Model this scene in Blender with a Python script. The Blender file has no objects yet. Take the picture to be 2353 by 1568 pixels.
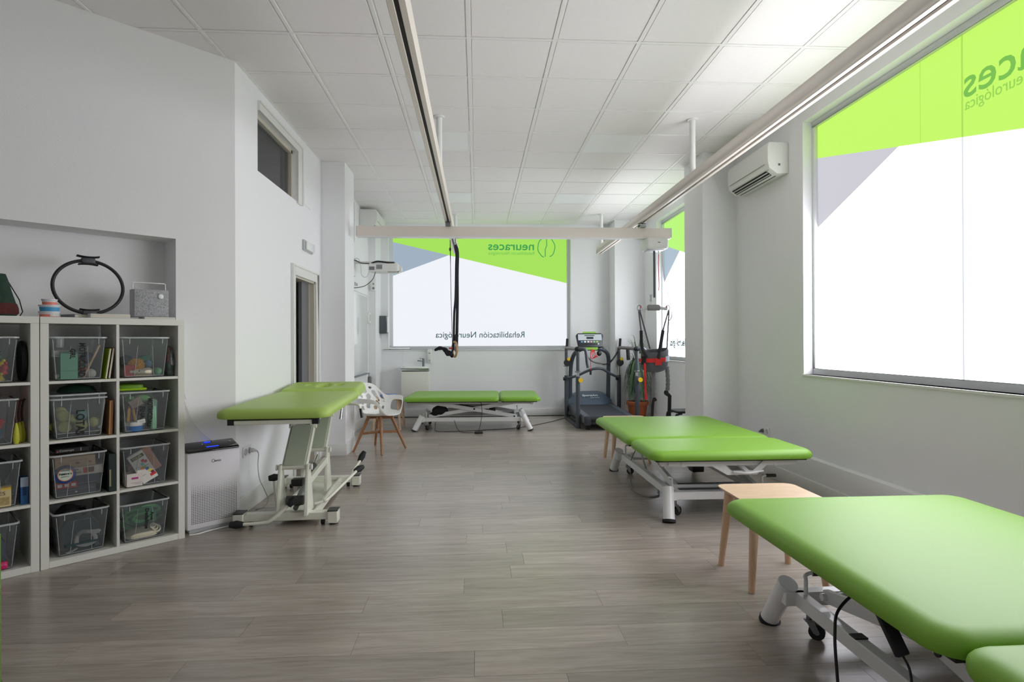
import bpy, bmesh, math, random
from mathutils import Vector, Matrix
PI = math.pi
rnd = random.Random(7)
sc = bpy.context.scene
COL = sc.collection

# ------------------------------------------------------------------ camera, world, exposure
cam_d = bpy.data.cameras.new('camera')
cam = bpy.data.objects.new('camera', cam_d)
COL.objects.link(cam)
cam_d.sensor_width = 36.0
cam_d.lens = 1342.31 / 2353 * 36.0
cam_d.clip_start = 0.02
yaw, pit, rol = .0599129, .0023390, -.0037641
F = Vector((math.sin(yaw) * math.cos(pit), math.cos(yaw) * math.cos(pit), math.sin(pit)))
R = Vector((math.cos(yaw), -math.sin(yaw), 0)); U = R.cross(F)
R2 = R * math.cos(rol) + U * math.sin(rol); U2 = -R * math.sin(rol) + U * math.cos(rol)
M = Matrix.Identity(4)
for i in range(3):
    M[i][0] = R2[i]; M[i][1] = U2[i]; M[i][2] = -F[i]
M[0][3], M[1][3], M[2][3] = 0, 0, 1.31
cam.matrix_world = M
sc.camera = cam

w = bpy.data.worlds.new('world'); sc.world = w; w.use_nodes = True
w.node_tree.nodes['Background'].inputs[0].default_value = (.75, .85, 1, 1)
w.node_tree.nodes['Background'].inputs[1].default_value = 0.6
sc.view_settings.view_transform = 'Standard'
sc.view_settings.look = 'None'
sc.view_settings.exposure = 0.0
sc.view_settings.gamma = 1.0
sc.view_settings.use_curve_mapping = False
sc.cycles.max_bounces = 10
sc.cycles.diffuse_bounces = 6
sc.cycles.transparent_max_bounces = 24
sc.cycles.sample_clamp_indirect = 4.0
sc.cycles.caustics_reflective = False
sc.cycles.caustics_refractive = False
WIN_SIDE = 7.2      # brightness of the daylit film in the side windows
FILL_REAR = 0.35      # fill glow from an invented window behind the camera
WIN_BACK = 1.04      # the end window looks onto a shadier street

# ------------------------------------------------------------------ materials
def lin(c):
    c = c / 255.0
    return c / 12.92 if c <= .04045 else ((c + .055) / 1.055) ** 2.4
def L(rgb, k=1.0): return (lin(rgb[0]) * k, lin(rgb[1]) * k, lin(rgb[2]) * k, 1)
MATS = {}
def mat(name, rgb, rough=.5, metal=0.0, var=0.0, vscale=8.0, bump=0.0, bscale=200.0, coat=0.0, sheen=0.0, spec=.5, trans=0.0):
    if name in MATS: return MATS[name]
    m = bpy.data.materials.new(name); m.use_nodes = True
    nt = m.node_tree; b = nt.nodes['Principled BSDF']
    b.inputs['Base Color'].default_value = L(rgb)
    b.inputs['Roughness'].default_value = rough
    b.inputs['Metallic'].default_value = metal
    b.inputs['Coat Weight'].default_value = coat
    b.inputs['Sheen Weight'].default_value = sheen
    b.inputs['Specular IOR Level'].default_value = spec
    if trans: b.inputs['Transmission Weight'].default_value = trans
    if var or bump:
        tc = nt.nodes.new('ShaderNodeTexCoord')
        if var:
            n = nt.nodes.new('ShaderNodeTexNoise'); n.inputs['Scale'].default_value = vscale; n.inputs['Detail'].default_value = 5
            nt.links.new(tc.outputs['Object'], n.inputs['Vector'])
            r = nt.nodes.new('ShaderNodeMapRange'); r.inputs[3].default_value = 1 - var; r.inputs[4].default_value = 1 + var
            nt.links.new(n.outputs['Fac'], r.inputs[0])
            mx = nt.nodes.new('ShaderNodeVectorMath'); mx.operation = 'SCALE'
            mx.inputs[0].default_value = L(rgb)[:3]
            nt.links.new(r.outputs[0], mx.inputs['Scale']); nt.links.new(mx.outputs[0], b.inputs['Base Color'])
        if bump:
            n2 = nt.nodes.new('ShaderNodeTexNoise'); n2.inputs['Scale'].default_value = bscale; n2.inputs['Detail'].default_value = 3
            nt.links.new(tc.outputs['Object'], n2.inputs['Vector'])
            bp = nt.nodes.new('ShaderNodeBump'); bp.inputs['Strength'].default_value = bump; bp.inputs['Distance'].default_value = .002
            nt.links.new(n2.outputs['Fac'], bp.inputs['Height']); nt.links.new(bp.outputs[0], b.inputs['Normal'])
    MATS[name] = m
    return m
def emis(name, rgb, k):
    if name in MATS: return MATS[name]
    m = bpy.data.materials.new(name); m.use_nodes = True
    b = m.node_tree.nodes['Principled BSDF']
    b.inputs['Base Color'].default_value = (.0, .0, .0, 1)
    b.inputs['Roughness'].default_value = .35
    b.inputs['Emission Color'].default_value = L(rgb)
    b.inputs['Emission Strength'].default_value = k
    b.inputs['Specular IOR Level'].default_value = .2
    MATS[name] = m
    return m
def clear_mat(name, rgb, cloud=.25, rough=.15):
    """thin see-through plastic or glass: mostly transparent, a little milky, glossy"""
    if name in MATS: return MATS[name]
    m = bpy.data.materials.new(name); m.use_nodes = True
    nt = m.node_tree; out = nt.nodes['Material Output']; nt.nodes.remove(nt.nodes['Principled BSDF'])
    t = nt.nodes.new('ShaderNodeBsdfTransparent'); t.inputs[0].default_value = (.93, .95, .96, 1)
    d = nt.nodes.new('ShaderNodeBsdfDiffuse'); d.inputs[0].default_value = L(rgb)
    g = nt.nodes.new('ShaderNodeBsdfGlossy'); g.inputs['Roughness'].default_value = rough
    fr = nt.nodes.new('ShaderNodeFresnel'); fr.inputs[0].default_value = 1.45
    m1 = nt.nodes.new('ShaderNodeMixShader'); m1.inputs[0].default_value = cloud
    m2 = nt.nodes.new('ShaderNodeMixShader')
    nt.links.new(t.outputs[0], m1.inputs[1]); nt.links.new(d.outputs[0], m1.inputs[2])
    nt.links.new(fr.outputs[0], m2.inputs[0]); nt.links.new(m1.outputs[0], m2.inputs[1]); nt.links.new(g.outputs[0], m2.inputs[2])
    nt.links.new(m2.outputs[0], out.inputs[0])
    MATS[name] = m
    return m
def wood_mat(name, c1, c2, rough=.45, axis=0, scale=1.0, rand=.0, spec=.5, stretch=12, fine=1.0):
    if name in MATS: return MATS[name]
    m = bpy.data.materials.new(name); m.use_nodes = True
    nt = m.node_tree; b = nt.nodes['Principled BSDF']; N = nt.nodes.new; K = nt.links.new
    geo = N('ShaderNodeNewGeometry'); tc = N('ShaderNodeTexCoord'); oi = N('ShaderNodeObjectInfo')
    mp = N('ShaderNodeMapping')
    s = [stretch * scale] * 3; s[axis] = 1.0 * scale
    mp.inputs['Scale'].default_value = s
    add = N('ShaderNodeVectorMath'); add.operation = 'ADD'
    sv = N('ShaderNodeVectorMath'); sv.operation = 'SCALE'; sv.inputs[0].default_value = (17.3, 9.1, 5.7)
    K(oi.outputs['Random'], sv.inputs['Scale']); K(tc.outputs['Object'], add.inputs[0]); K(sv.outputs[0], add.inputs[1]); K(add.outputs[0], mp.inputs[0])
    n = N('ShaderNodeTexNoise'); n.inputs['Scale'].default_value = 2.2; n.inputs['Detail'].default_value = 8; n.inputs['Roughness'].default_value = .62; n.inputs['Distortion'].default_value = .6
    K(mp.outputs[0], n.inputs['Vector'])
    n2 = N('ShaderNodeTexNoise'); n2.inputs['Scale'].default_value = 9; n2.inputs['Detail'].default_value = 6
    K(mp.outputs[0], n2.inputs['Vector'])
    mixv = N('ShaderNodeMath'); mixv.operation = 'MULTIPLY_ADD'; mixv.inputs[1].default_value = .45 * fine; mixv.inputs[2].default_value = 0
    K(n2.outputs['Fac'], mixv.inputs[0])
    sm = N('ShaderNodeMath'); sm.operation = 'ADD'; K(n.outputs['Fac'], sm.inputs[0]); K(mixv.outputs[0], sm.inputs[1])
    cr = N('ShaderNodeValToRGB'); cr.color_ramp.elements[0].position = .45; cr.color_ramp.elements[1].position = .95
    cr.color_ramp.elements[0].color = L(c2); cr.color_ramp.elements[1].color = L(c1)
    K(sm.outputs[0], cr.inputs[0])
    if rand:
        mr = N('ShaderNodeMapRange'); mr.inputs[3].default_value = 1 - rand; mr.inputs[4].default_value = 1 + rand
        K(oi.outputs['Random'], mr.inputs[0])
        v = N('ShaderNodeVectorMath'); v.operation = 'SCALE'; K(cr.outputs[0], v.inputs[0]); K(mr.outputs[0], v.inputs['Scale'])
        K(v.outputs[0], b.inputs['Base Color'])
    else:
        K(cr.outputs[0], b.inputs['Base Color'])
    b.inputs['Roughness'].default_value = rough; b.inputs['Specular IOR Level'].default_value = spec
    bp = N('ShaderNodeBump'); bp.inputs['Strength'].default_value = .12; bp.inputs['Distance'].default_value = .001
    K(sm.outputs[0], bp.inputs['Height']); K(bp.outputs[0], b.inputs['Normal'])
    MATS[name] = m
    return m

WALL = mat('wall_paint', (238, 238, 241), .75, bump=.15, bscale=60)
WALLT = mat('wall_textured', (232, 232, 233), .8, bump=.5, bscale=160)
TRIM = mat('trim_paint', (228, 228, 226), .45)
CEILT = mat('ceiling_tile', (240, 236, 237), .9, var=.02, vscale=30, bump=.6, bscale=240)
TBAR = mat('ceiling_grid', (238, 236, 236), .5)
WMETAL = mat('white_powder_metal', (232, 232, 232), .35, coat=.2)
CMETAL = mat('cream_powder_metal', (228, 228, 214), .35, coat=.3)
GMETAL = mat('grey_green_metal', (182, 190, 170), .4)
RAILM = mat('rail_aluminium', (230, 221, 213), .45)
DARKS = mat('dark_slot', (50, 50, 54), .6)
BLACK = mat('black_plastic', (22, 22, 25), .4)
BLACKR = mat('black_rubber', (28, 28, 30), .7)
CHROME = mat('chrome', (205, 205, 208), .2, metal=1)
STEEL = mat('steel', (150, 152, 156), .35, metal=1)
WPLAST = mat('white_plastic', (232, 232, 230), .4)
GPLAST = mat('light_grey_plastic', (190, 191, 194), .45)
LIME = mat('green_vinyl', (122, 171, 50), .5, bump=.12, bscale=500, var=.02, vscale=3, spec=.5)
LIMEA = mat('olive_green_vinyl', (168, 196, 96), .45, bump=.12, bscale=500, spec=.4)
BEECH = wood_mat('beech_wood', (222, 192, 160), (196, 160, 126), .4, axis=2, scale=2, stretch=8)
BEECHT = wood_mat('beech_top', (222, 194, 164), (204, 172, 138), .4, axis=0, scale=2, stretch=8)
WALNUT = wood_mat('walnut_wood', (172, 122, 84), (134, 90, 58), .45, axis=2, scale=3, stretch=6)
KALLAX = mat('white_laminate', (226, 225, 217), .4, spec=.4)
FLOORM = wood_mat('oak_laminate', (181, 170, 161), (146, 136, 128), .25, axis=0, scale=1.1, rand=.10, spec=.5, stretch=11, fine=.7)
GRAPH = mat('graphite_paint', (70, 76, 86), .4, coat=.2)
GRAPHD = mat('dark_graphite', (44, 48, 56), .4)
BIN = clear_mat('clear_bin_plastic', (205, 212, 214), .11)
BINE = clear_mat('clear_bin_edge', (228, 232, 234), .6)

# ------------------------------------------------------------------ mesh helpers
class MB:
    """collects shapes that become ONE mesh"""
    def __init__(s): s.v = []; s.f = []; s.sm = []
    def add(s, vs, fs, smooth=False, T=None):
        o = len(s.v)
        s.v += [tuple((T @ Vector(v)) if T is not None else v) for v in vs]
        s.f += [tuple(i + o for i in f) for f in fs]; s.sm += [smooth] * len(fs)
        return s
    def box(s, x0, x1, y0, y1, z0, z1, T=None):
        v = [(x0, y0, z0), (x1, y0, z0), (x1, y1, z0), (x0, y1, z0), (x0, y0, z1), (x1, y0, z1), (x1, y1, z1), (x0, y1, z1)]
        return s.add(v, [(0, 3, 2, 1), (4, 5, 6, 7), (0, 1, 5, 4), (1, 2, 6, 5), (2, 3, 7, 6), (3, 0, 4, 7)], False, T)
    def bx(s, c, d, T=None):
        return s.box(c[0] - d[0] / 2, c[0] + d[0] / 2, c[1] - d[1] / 2, c[1] + d[1] / 2, c[2] - d[2] / 2, c[2] + d[2] / 2, T)
    def tube(s, pts, r, n=10, cap=True, T=None, flat=None, up=None):
        P = [Vector(p) for p in pts]
        rs = r if isinstance(r, (list, tuple)) else [r] * len(P)
        rings = []; prev = None
        for i, p in enumerate(P):
            d = (P[min(i + 1, len(P) - 1)] - P[max(i - 1, 0)])
            d = d.normalized() if d.length > 1e-9 else Vector((0, 0, 1))
            if prev is None:
                a = Vector(up) if up else (Vector((0, 0, 1)) if abs(d.z) < .9 else Vector((1, 0, 0)))
            else: a = prev
            a = (a - d * a.dot(d))
            a = a.normalized() if a.length > 1e-6 else d.orthogonal().normalized()
            prev = a; b = d.cross(a)
            fx, fy = flat or (1, 1)
            rings.append([p + a * (math.cos(2 * PI * k / n) * rs[i] * fx) + b * (math.sin(2 * PI * k / n) * rs[i] * fy) for k in range(n)])
        vs = [tuple(v) for rg in rings for v in rg]; fs = []
        for i in range(len(P) - 1):
            for k in range(n):
                fs.append((i * n + k, i * n + (k + 1) % n, (i + 1) * n + (k + 1) % n, (i + 1) * n + k))
        s.add(vs, fs, True, T)
        if cap:
            s.add([tuple(v) for v in rings[0]], [tuple(range(n - 1, -1, -1))], False, T)
            s.add([tuple(v) for v in rings[-1]], [tuple(range(n))], False, T)
        return s
    def beam(s, a, b, w, h, up=(0, 0, 1), T=None):
        """rectangular bar from a to b, w across, h along up"""
        a = Vector(a); b = Vector(b); d = (b - a).normalized(); u = Vector(up); u = (u - d * u.dot(d)).normalized(); c = d.cross(u)
        v = []
        for p in (a, b):
            for su, sc_ in ((-1, -1), (-1, 1), (1, 1), (1, -1)):
                v.append(tuple(p + u * (su * h / 2) + c * (sc_ * w / 2)))
        return s.add(v, [(0, 1, 2, 3), (7, 6, 5, 4), (0, 4, 5, 1), (1, 5, 6, 2), (2, 6, 7, 3), (3, 7, 4, 0)], False, T)
    def cyl(s, a, b, r, n=16, T=None): return s.tube([a, b], r, n, True, T)
    def lathe(s, prof, n=24, T=None, smooth=True, cap=True):
        vs = []; fs = []
        for r, z in prof:
            for k in range(n): vs.append((r * math.cos(2 * PI * k / n), r * math.sin(2 * PI * k / n), z))
        for i in range(len(prof) - 1):
            for k in range(n): fs.append((i * n + k, i * n + (k + 1) % n, (i + 1) * n + (k + 1) % n, (i + 1) * n + k))
        s.add(vs, fs, smooth, T)
        if cap:
            if prof[0][0] > 1e-4: s.add(vs[:n], [tuple(range(n - 1, -1, -1))], False, T)
            if prof[-1][0] > 1e-4: s.add(vs[-n:], [tuple(range(n))], False, T)
        return s
    def sphere(s, c, r, n=16, sx=1, sy=1, sz=1, T=None):
        m = n // 2; vs = []; fs = []
        for i in range(m + 1):
            t = PI * i / m
            for k in range(n):
                p = 2 * PI * k / n
                vs.append((c[0] + r * sx * math.sin(t) * math.cos(p), c[1] + r * sy * math.sin(t) * math.sin(p), c[2] + r * sz * math.cos(t)))
        for i in range(m):
            for k in range(n): fs.append((i * n + k, (i + 1) * n + k, (i + 1) * n + (k + 1) % n, i * n + (k + 1) % n))
        return s.add(vs, fs, True, T)
    def prism(s, poly, h0, h1, T=None):
        """poly in xy, extruded h0..h1 in z"""
        n = len(poly); v = [(x, y, h0) for x, y in poly] + [(x, y, h1) for x, y in poly]
        f = [tuple(range(n - 1, -1, -1)), tuple(range(n, 2 * n))] + [(i, (i + 1) % n, n + (i + 1) % n, n + i) for i in range(n)]
        return s.add(v, f, False, T)
    def rr(s, w, d, r, prof, seg=6, T=None, cx=0, cy=0, cap=True, smooth=True):
        """rounded-rectangle stack; prof = [(inset, z)...] bottom to top"""
        rings = []
        for ins, z in prof:
            W = w / 2 - ins; D = d / 2 - ins; rad = max(min(r - ins * .6, W, D), .0005); ring = []
            for q, (sx, sy) in enumerate(((1, 1), (-1, 1), (-1, -1), (1, -1))):
                for k in range(seg + 1):
                    a = PI / 2 * q + PI / 2 * k / seg
                    ring.append((cx + sx * (W - rad) + rad * math.cos(a), cy + sy * (D - rad) + rad * math.sin(a), z))
            rings.append(ring)
        n = len(rings[0]); vs = [p for rg in rings for p in rg]; fs = []
        for i in range(len(rings) - 1):
            for k in range(n): fs.append((i * n + k, i * n + (k + 1) % n, (i + 1) * n + (k + 1) % n, (i + 1) * n + k))
        if cap: fs += [tuple(range(n - 1, -1, -1)), tuple(range((len(rings) - 1) * n, len(rings) * n))]
        return s.add(vs, fs, smooth, T)
    def torus(s, R_, r, n=48, m=10, T=None):
        vs = []; fs = []
        for i in range(n):
            a = 2 * PI * i / n
            for k in range(m):
                b = 2 * PI * k / m
                vs.append(((R_ + r * math.cos(b)) * math.cos(a), (R_ + r * math.cos(b)) * math.sin(a), r * math.sin(b)))
        for i in range(n):
            for k in range(m): fs.append((i * m + k, ((i + 1) % n) * m + k, ((i + 1) % n) * m + (k + 1) % m, i * m + (k + 1) % m))
        return s.add(vs, fs, True, T)
    def obj(s, name, m, parent=None, bevel=0, seg=2, auto=True):
        me = bpy.data.meshes.new(name); me.from_pydata(s.v, [], s.f)
        for p, q in zip(me.polygons, s.sm): p.use_smooth = q
        me.update()
        if bevel:
            bm = bmesh.new(); bm.from_mesh(me)
            bmesh.ops.remove_doubles(bm, verts=bm.verts, dist=1e-5)
            es = [e for e in bm.edges if len(e.link_faces) == 2 and e.calc_face_angle(0) > .6]
            bmesh.ops.bevel(bm, geom=es, offset=bevel, segments=seg, affect='EDGES', profile=.5, clamp_overlap=True)
            bm.to_mesh(me); bm.free()
            for p in me.polygons: p.use_smooth = True
            try: me.set_sharp_from_angle(angle=.7)
            except Exception: pass
        elif auto and any(s.sm):
            try: me.set_sharp_from_angle(angle=.8)
            except Exception: pass
        me.materials.append(m)
        o = bpy.data.objects.new(name, me); COL.objects.link(o)
        if parent is not None: o.parent = parent
        return o
def tag(o, label=None, cat=None, group=None, kind=None):
    if label: o['label'] = label
    if cat: o['category'] = cat
    if group: o['group'] = group
    if kind: o['kind'] = kind
    return o
def thing(name, label, cat, loc=(0, 0, 0), rz=0, group=None):
    o = bpy.data.objects.new(name, None); COL.objects.link(o); o.empty_display_size = .05
    o.location = loc; o.rotation_euler = (0, 0, rz)
    return tag(o, label, cat, group)
def struct(name, mb, m, parent=None, **k):
    o = mb.obj(name, m, parent, **k); o['kind'] = 'structure'; return o
def copy_tree(o, loc, rz, label, group=None):
    c = o.copy(); COL.objects.link(c); c.location = loc; c.rotation_euler = (0, 0, rz); c['label'] = label
    if group: c['group'] = group
    for ch in list(o.children):
        d = ch.copy(); COL.objects.link(d); d.parent = c
        for g in list(ch.children):
            e = g.copy(); COL.objects.link(e); e.parent = d
    return c
def Tr(x, y, z): return Matrix.Translation((x, y, z))
def Rt(a, ax): return Matrix.Rotation(a, 4, ax)
def bez(p0, p1, p2, p3, n=12):
    out = []
    for i in range(n + 1):
        t = i / n; a = (1 - t) ** 3; b = 3 * t * (1 - t) ** 2; c = 3 * t * t * (1 - t); d = t ** 3
        out.append(tuple(a * p0[k] + b * p1[k] + c * p2[k] + d * p3[k] for k in range(3)))
    return out
def smooth_path(pts, n=6):
    P = [Vector(p) for p in pts]; out = []
    for i in range(len(P) - 1):
        a = P[max(i - 1, 0)]; b = P[i]; c = P[i + 1]; d = P[min(i + 2, len(P) - 1)]
        for k in range(n):
            t = k / n
            out.append(tuple(.5 * ((2 * b) + (c - a) * t + (2 * a - 5 * b + 4 * c - d) * t * t + (3 * b - a - 3 * c + d) * t ** 3)))
    out.append(tuple(P[-1])); return out
def coil(pts, rad, turns, r, mb, n=6, per=10):
    """helix of small radius wound round a path"""
    P = [Vector(p) for p in pts]; seg = [(P[i + 1] - P[i]).length for i in range(len(P) - 1)]; tot = sum(seg)
    out = []; N = turns * per
    for i in range(N + 1):
        s_ = tot * i / N; k = 0
        while k < len(seg) - 1 and s_ > seg[k]: s_ -= seg[k]; k += 1
        p = P[k].lerp(P[k + 1], min(1, s_ / seg[k])); d = (P[k + 1] - P[k]).normalized()
        a = d.cross(Vector((0.3, 1, 0.2))).normalized(); b = d.cross(a)
        th = 2 * PI * i / per
        out.append(tuple(p + a * rad * math.cos(th) + b * rad * math.sin(th)))
    mb.tube(out, r, n)
    return mb
def text(name, s, size, m, parent, T, mirror=False, depth=.0008, bold=0.0, align='LEFT', spacing=1.0, sx=1.0, fit=None):
    cu = bpy.data.curves.new('lettering', 'FONT'); cu.body = s; cu.size = size; cu.extrude = depth; cu.offset = bold
    cu.align_x = align; cu.space_character = spacing; cu.resolution_u = 3
    to = bpy.data.objects.new('lettering', cu); COL.objects.link(to)
    dg = bpy.context.evaluated_depsgraph_get(); dg.update()
    me = bpy.data.meshes.new_from_object(to.evaluated_get(dg))
    bpy.data.objects.remove(to)
    if fit:
        xs = [v.co.x for v in me.vertices]; sx = fit / (max(xs) - min(xs))
    S = Matrix.Diagonal(((-sx if mirror else sx), 1, 1, 1))
    me.transform(T @ S)
    if mirror: me.flip_normals()
    me.materials.clear(); me.materials.append(m)
    o = bpy.data.objects.new(name, me); COL.objects.link(o)
    if parent is not None: o.parent = parent
    return o
def mat2(ox, oy, oz, ex, ey, ez=None):
    """frame matrix: local x->ex, local y->ey"""
    ex = Vector(ex).normalized(); ey = Vector(ey).normalized(); ez = ex.cross(ey)
    m = Matrix.Identity(4)
    for i in range(3): m[i][0] = ex[i]; m[i][1] = ey[i]; m[i][2] = ez[i]
    m[0][3], m[1][3], m[2][3] = ox, oy, oz
    return m

# ================================================================== ROOM SHELL
H = 3.42; XL = -1.80; XR = 2.90; YB = 10.42; Y0 = -1.6
OK = Vector((-2.518, 3.537)); EU = Vector((.7235, .6903)); EN = Vector((-.6903, .7235)); AK = math.atan2(.6903, .7235)
def K2(u, n): p = OK + EU * u + EN * n; return (p.x, p.y)
KT = Matrix.Translation((OK.x, OK.y, 0)) @ Matrix.Rotation(AK, 4, 'Z')      # u along the shelving wall, n into it

# ---- floor: screed slab and laminate planks
floor = struct('floor', MB().box(-4.6, 3.3, Y0 - .2, YB + .3, -.12, -.009), mat('floor_underlay', (70, 66, 62), .8))
PW = .1905; PL = 1.18
jx = {0: -.014, -1: .35, 1: -.534, 2: .117, 3: .62, 4: -.073, 5: .189, 6: .276, 7: .183, 8: -.074, 9: .036, 10: -.42, 12: .192, 15: 1.143}
full = MB().box(0, PL - .0012, 0, PW - .0012, -.009, 0).obj('plank', FLOORM, floor); full['kind'] = 'structure'
fme = full.data; first = True
for k in range(-2, 42):
    y = 2.488 + PW * (k - 1)
    off = jx.get(k, rnd.uniform(0, PL))
    xl = -2.95 if y < 4.4 else -1.80
    x = off - PL * math.ceil((off - xl) / PL)
    while x < XR - .1:
        a = max(x, xl); b = min(x + PL, XR - .02)
        if b - a > .03:
            if abs(b - a - PL) < 1e-6:
                if first: o = full; first = False
                else: o = full.copy(); COL.objects.link(o)
                o.location = (x, y, 0)
            else:
                o = MB().box(0, b - a - .0012, 0, PW - .0012, -.009, 0).obj('plank', FLOORM, floor); o.location = (a, y, 0)
            o['kind'] = 'structure'
        x += PL
struct('floor_margin', MB().box(-4.6, 3.0, Y0, 2.488 - PW * 3 - .001, -.009, 0).box(-4.6, XL - .005, 4.6, 8, -.009, 0), FLOORM, floor)

# ---- ceiling grid and lay-in tiles
GX = -.0524; GY = 4.0492
ceil = struct('ceiling', MB().box(-4.8, 3.3, Y0 - .2, YB + .5, H + .05, H + .15), mat('ceiling_void', (200, 198, 196), .9))
g = MB()
for c in range(-7, 6):
    x = GX + .6 * c; g.box(x - .012, x + .012, Y0, YB, H - .001, H + .03)
for r in range(-10, 11):
    y = GY + .6 * r; g.box(-4.4, XR, y - .012, y + .012, H - .0014, H + .03)
g.box(XL, XL + .02, 4.47, 9.9, H - .0018, H + .02).box(XR - .02, XR, Y0, YB, H - .0018, H + .02).box(XL, XR, YB - .02, YB, H - .0018, H + .02)
g.obj('ceiling_grid', TBAR, ceil)['kind'] = 'structure'
PANELS = {(-1, 3), (2, 3), (-1, 7), (2, 7)}
tme = None
for r in range(-2, 11):
    for c in range(-5, 5):
        if (c, r) in PANELS: continue
        x0 = GX + .6 * c + .0125; x1 = x0 + .575; y0 = GY + .6 * r + .0125; y1 = y0 + .575
        lo = XL - 2.7
        if x1 < lo: continue
        x1 = min(x1, XR - .005); y1 = min(y1, YB - .005)
        if x1 - x0 < .02 or y1 - y0 < .02: continue
        whole = x1 - x0 > .574 and y1 - y0 > .574
        if whole and tme:
            o = bpy.data.objects.new('ceiling_tile', tme); COL.objects.link(o); o.parent = ceil
        else:
            mb = MB().box(0, x1 - x0, 0, y1 - y0, .004, .018).box(.012, x1 - x0 - .012, .012, y1 - y0 - .012, .001, .0045)
            o = mb.obj('ceiling_tile', CEILT, ceil)
            if whole: tme = o.data
        o.location = (x0, y0, H); o['kind'] = 'structure'
struct('ceiling_margin', MB().box(-4.4, 2.9, Y0, GY - 1.2 - .013, H + .002, H + .02), CEILT, ceil)

# ---- left wall with doorway and interior window, left column
HX = XL - .14
wl = MB()
DY0, DY1, DZ = 5.885, 6.62, 1.985          # door opening
IY0, IY1, IZ0, IZ1 = 4.93, 5.97, 2.735, 3.235   # interior window
wl.box(HX, XL, 4.475, IY0, 0, H).box(HX, XL, IY0, DY0, 0, IZ0).box(HX, XL, IY0, IY1, IZ1, H)
wl.box(HX, XL, DY0, IY1, DZ, IZ0).box(HX, XL, IY1, DY1, DZ, H).box(HX, XL, DY1, YB + .2, 0, H)
struct('wall_left', wl, WALL)
struct('wall_left_column', MB().box(XL + .001, -1.53, 6.90, 7.40, 0, H), WALL)
struct('wall_left_pier', MB().box(XL + .001, -1.685, 9.86, YB, 0, H), WALL)
# room behind the left wall
struct('wall_hall', MB().box(-4.5, -4.4, 4.3, 8, 0, H).box(-4.5, HX, 8, 8.1, 0, H).box(-4.5, -2.6, 4.25, 4.35, 0, H), mat('hall_paint', (170, 170, 172), .8))
# door casing, sliding leaf in its pocket jamb
d = struct('door_1', MB().box(XL, XL + .018, DY0 - .1, DY0, 0, DZ + .105).box(XL, XL + .018, DY1, DY1 + .1, 0, DZ + .105).box(XL, XL + .018, DY0, DY1, DZ, DZ + .105)
           .box(XL + .018, XL + .028, DY0 - .1, DY0 - .08, 0, DZ + .105).box(XL + .018, XL + .028, DY1 + .08, DY1 + .1, 0, DZ + .105).box(XL + .018, XL + .028, DY0 - .08, DY1 + .08, DZ + .085, DZ + .105), TRIM, bevel=.003, seg=1)
JB = mat('door_jamb_beige', (196, 190, 178), .5)
struct('door_jamb', MB().box(HX, XL, DY1 - .03, DY1, 0, DZ).box(HX, XL, DY0, DY0 + .02, 0, DZ).box(HX, XL, DY0, DY1, DZ - .02, DZ).box(HX + .05, HX + .09, DY1 - .045, DY1 - .03, 0, DZ - .02), JB, d)
struct('door_leaf', MB().box(HX + .045, HX + .08, DY1 - .28, DY1 - .045, .01, DZ - .02), mat('door_grey', (110, 110, 114), .5), d)
# interior window
iw = struct('window_4', MB().box(XL, XL + .02, IY0, IY1 + .14, IZ1, IZ1 + .08).box(XL, XL + .02, IY1, IY1 + .14, IZ0 - .02, IZ1)
            .box(XL + .02, XL + .032, IY0, IY1 + .14, IZ1 + .062, IZ1 + .08).box(XL + .02, XL + .032, IY1 + .12, IY1 + .14, IZ0 - .02, IZ1 + .062), TRIM)
struct('window_frame', MB().box(XL - .12, XL - .04, IY0, IY1, IZ0, IZ0 + .015).box(XL - .12, XL - .04, IY0, IY1, IZ1 - .03, IZ1).box(XL - .12, XL - .04, IY1 - .035, IY1, IZ0, IZ1), mat('beige_frame', (200, 192, 180), .5), iw)
struct('window_pane', MB().box(XL - .075, XL - .07, IY0, IY1 - .03, IZ0 + .01, IZ1 - .02), clear_mat('tinted_glass', (120, 122, 128), .2, .03), iw)

# ---- angled wall with the niche for the shelving
NW = .182; NT = .24
def kbox(mb, u0, u1, n0, n1, z0, z1): return mb.box(u0, u1, n0, n1, z0, z1, KT)
nw = MB()
kbox(nw, .765, 1.168, NW, NW + .26, 0, H); kbox(nw, -4.2, .765, NW, NW + .26, 2.04, H); kbox(nw, -4.2, .765, NW + .235, NW + .26, 0, 2.04)
kbox(nw, -4.2, -1.75, NW, NW + .235, 0, 2.04)
struct('wall_niche', nw, WALLT)
# ---- wall behind the camera
struct('wall_rear', MB().box(-5.6, -2.2, Y0 - .2, Y0, 0, H).box(2.2, 3.3, Y0 - .2, Y0, 0, H).box(-2.2, 2.2, Y0 - .2, Y0, 0, 1.05).box(-2.2, 2.2, Y0 - .2, Y0, 3.1, H).box(-5.6, -5.5, Y0, 3, 0, H), WALL)
w5 = struct('fill_window', MB().box(-2.2, 2.2, Y0 - .14, Y0 - .08, 1.05, 1.1).box(-2.2, 2.2, Y0 - .14, Y0 - .08, 3.05, 3.1).box(-2.2, -2.15, Y0 - .14, Y0 - .08, 1.1, 3.05).box(2.15, 2.2, Y0 - .14, Y0 - .08, 1.1, 3.05), TRIM)  # frame of a made-up window, added to hold the fill light
struct('white_film', MB().box(-2.15, 2.15, Y0 - .12, Y0 - .11, 1.1, 3.05), emis('fill_glow_rear', (250, 250, 252), FILL_REAR), w5)  # glowing sheet added to brighten the room from behind, not a known window

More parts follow.
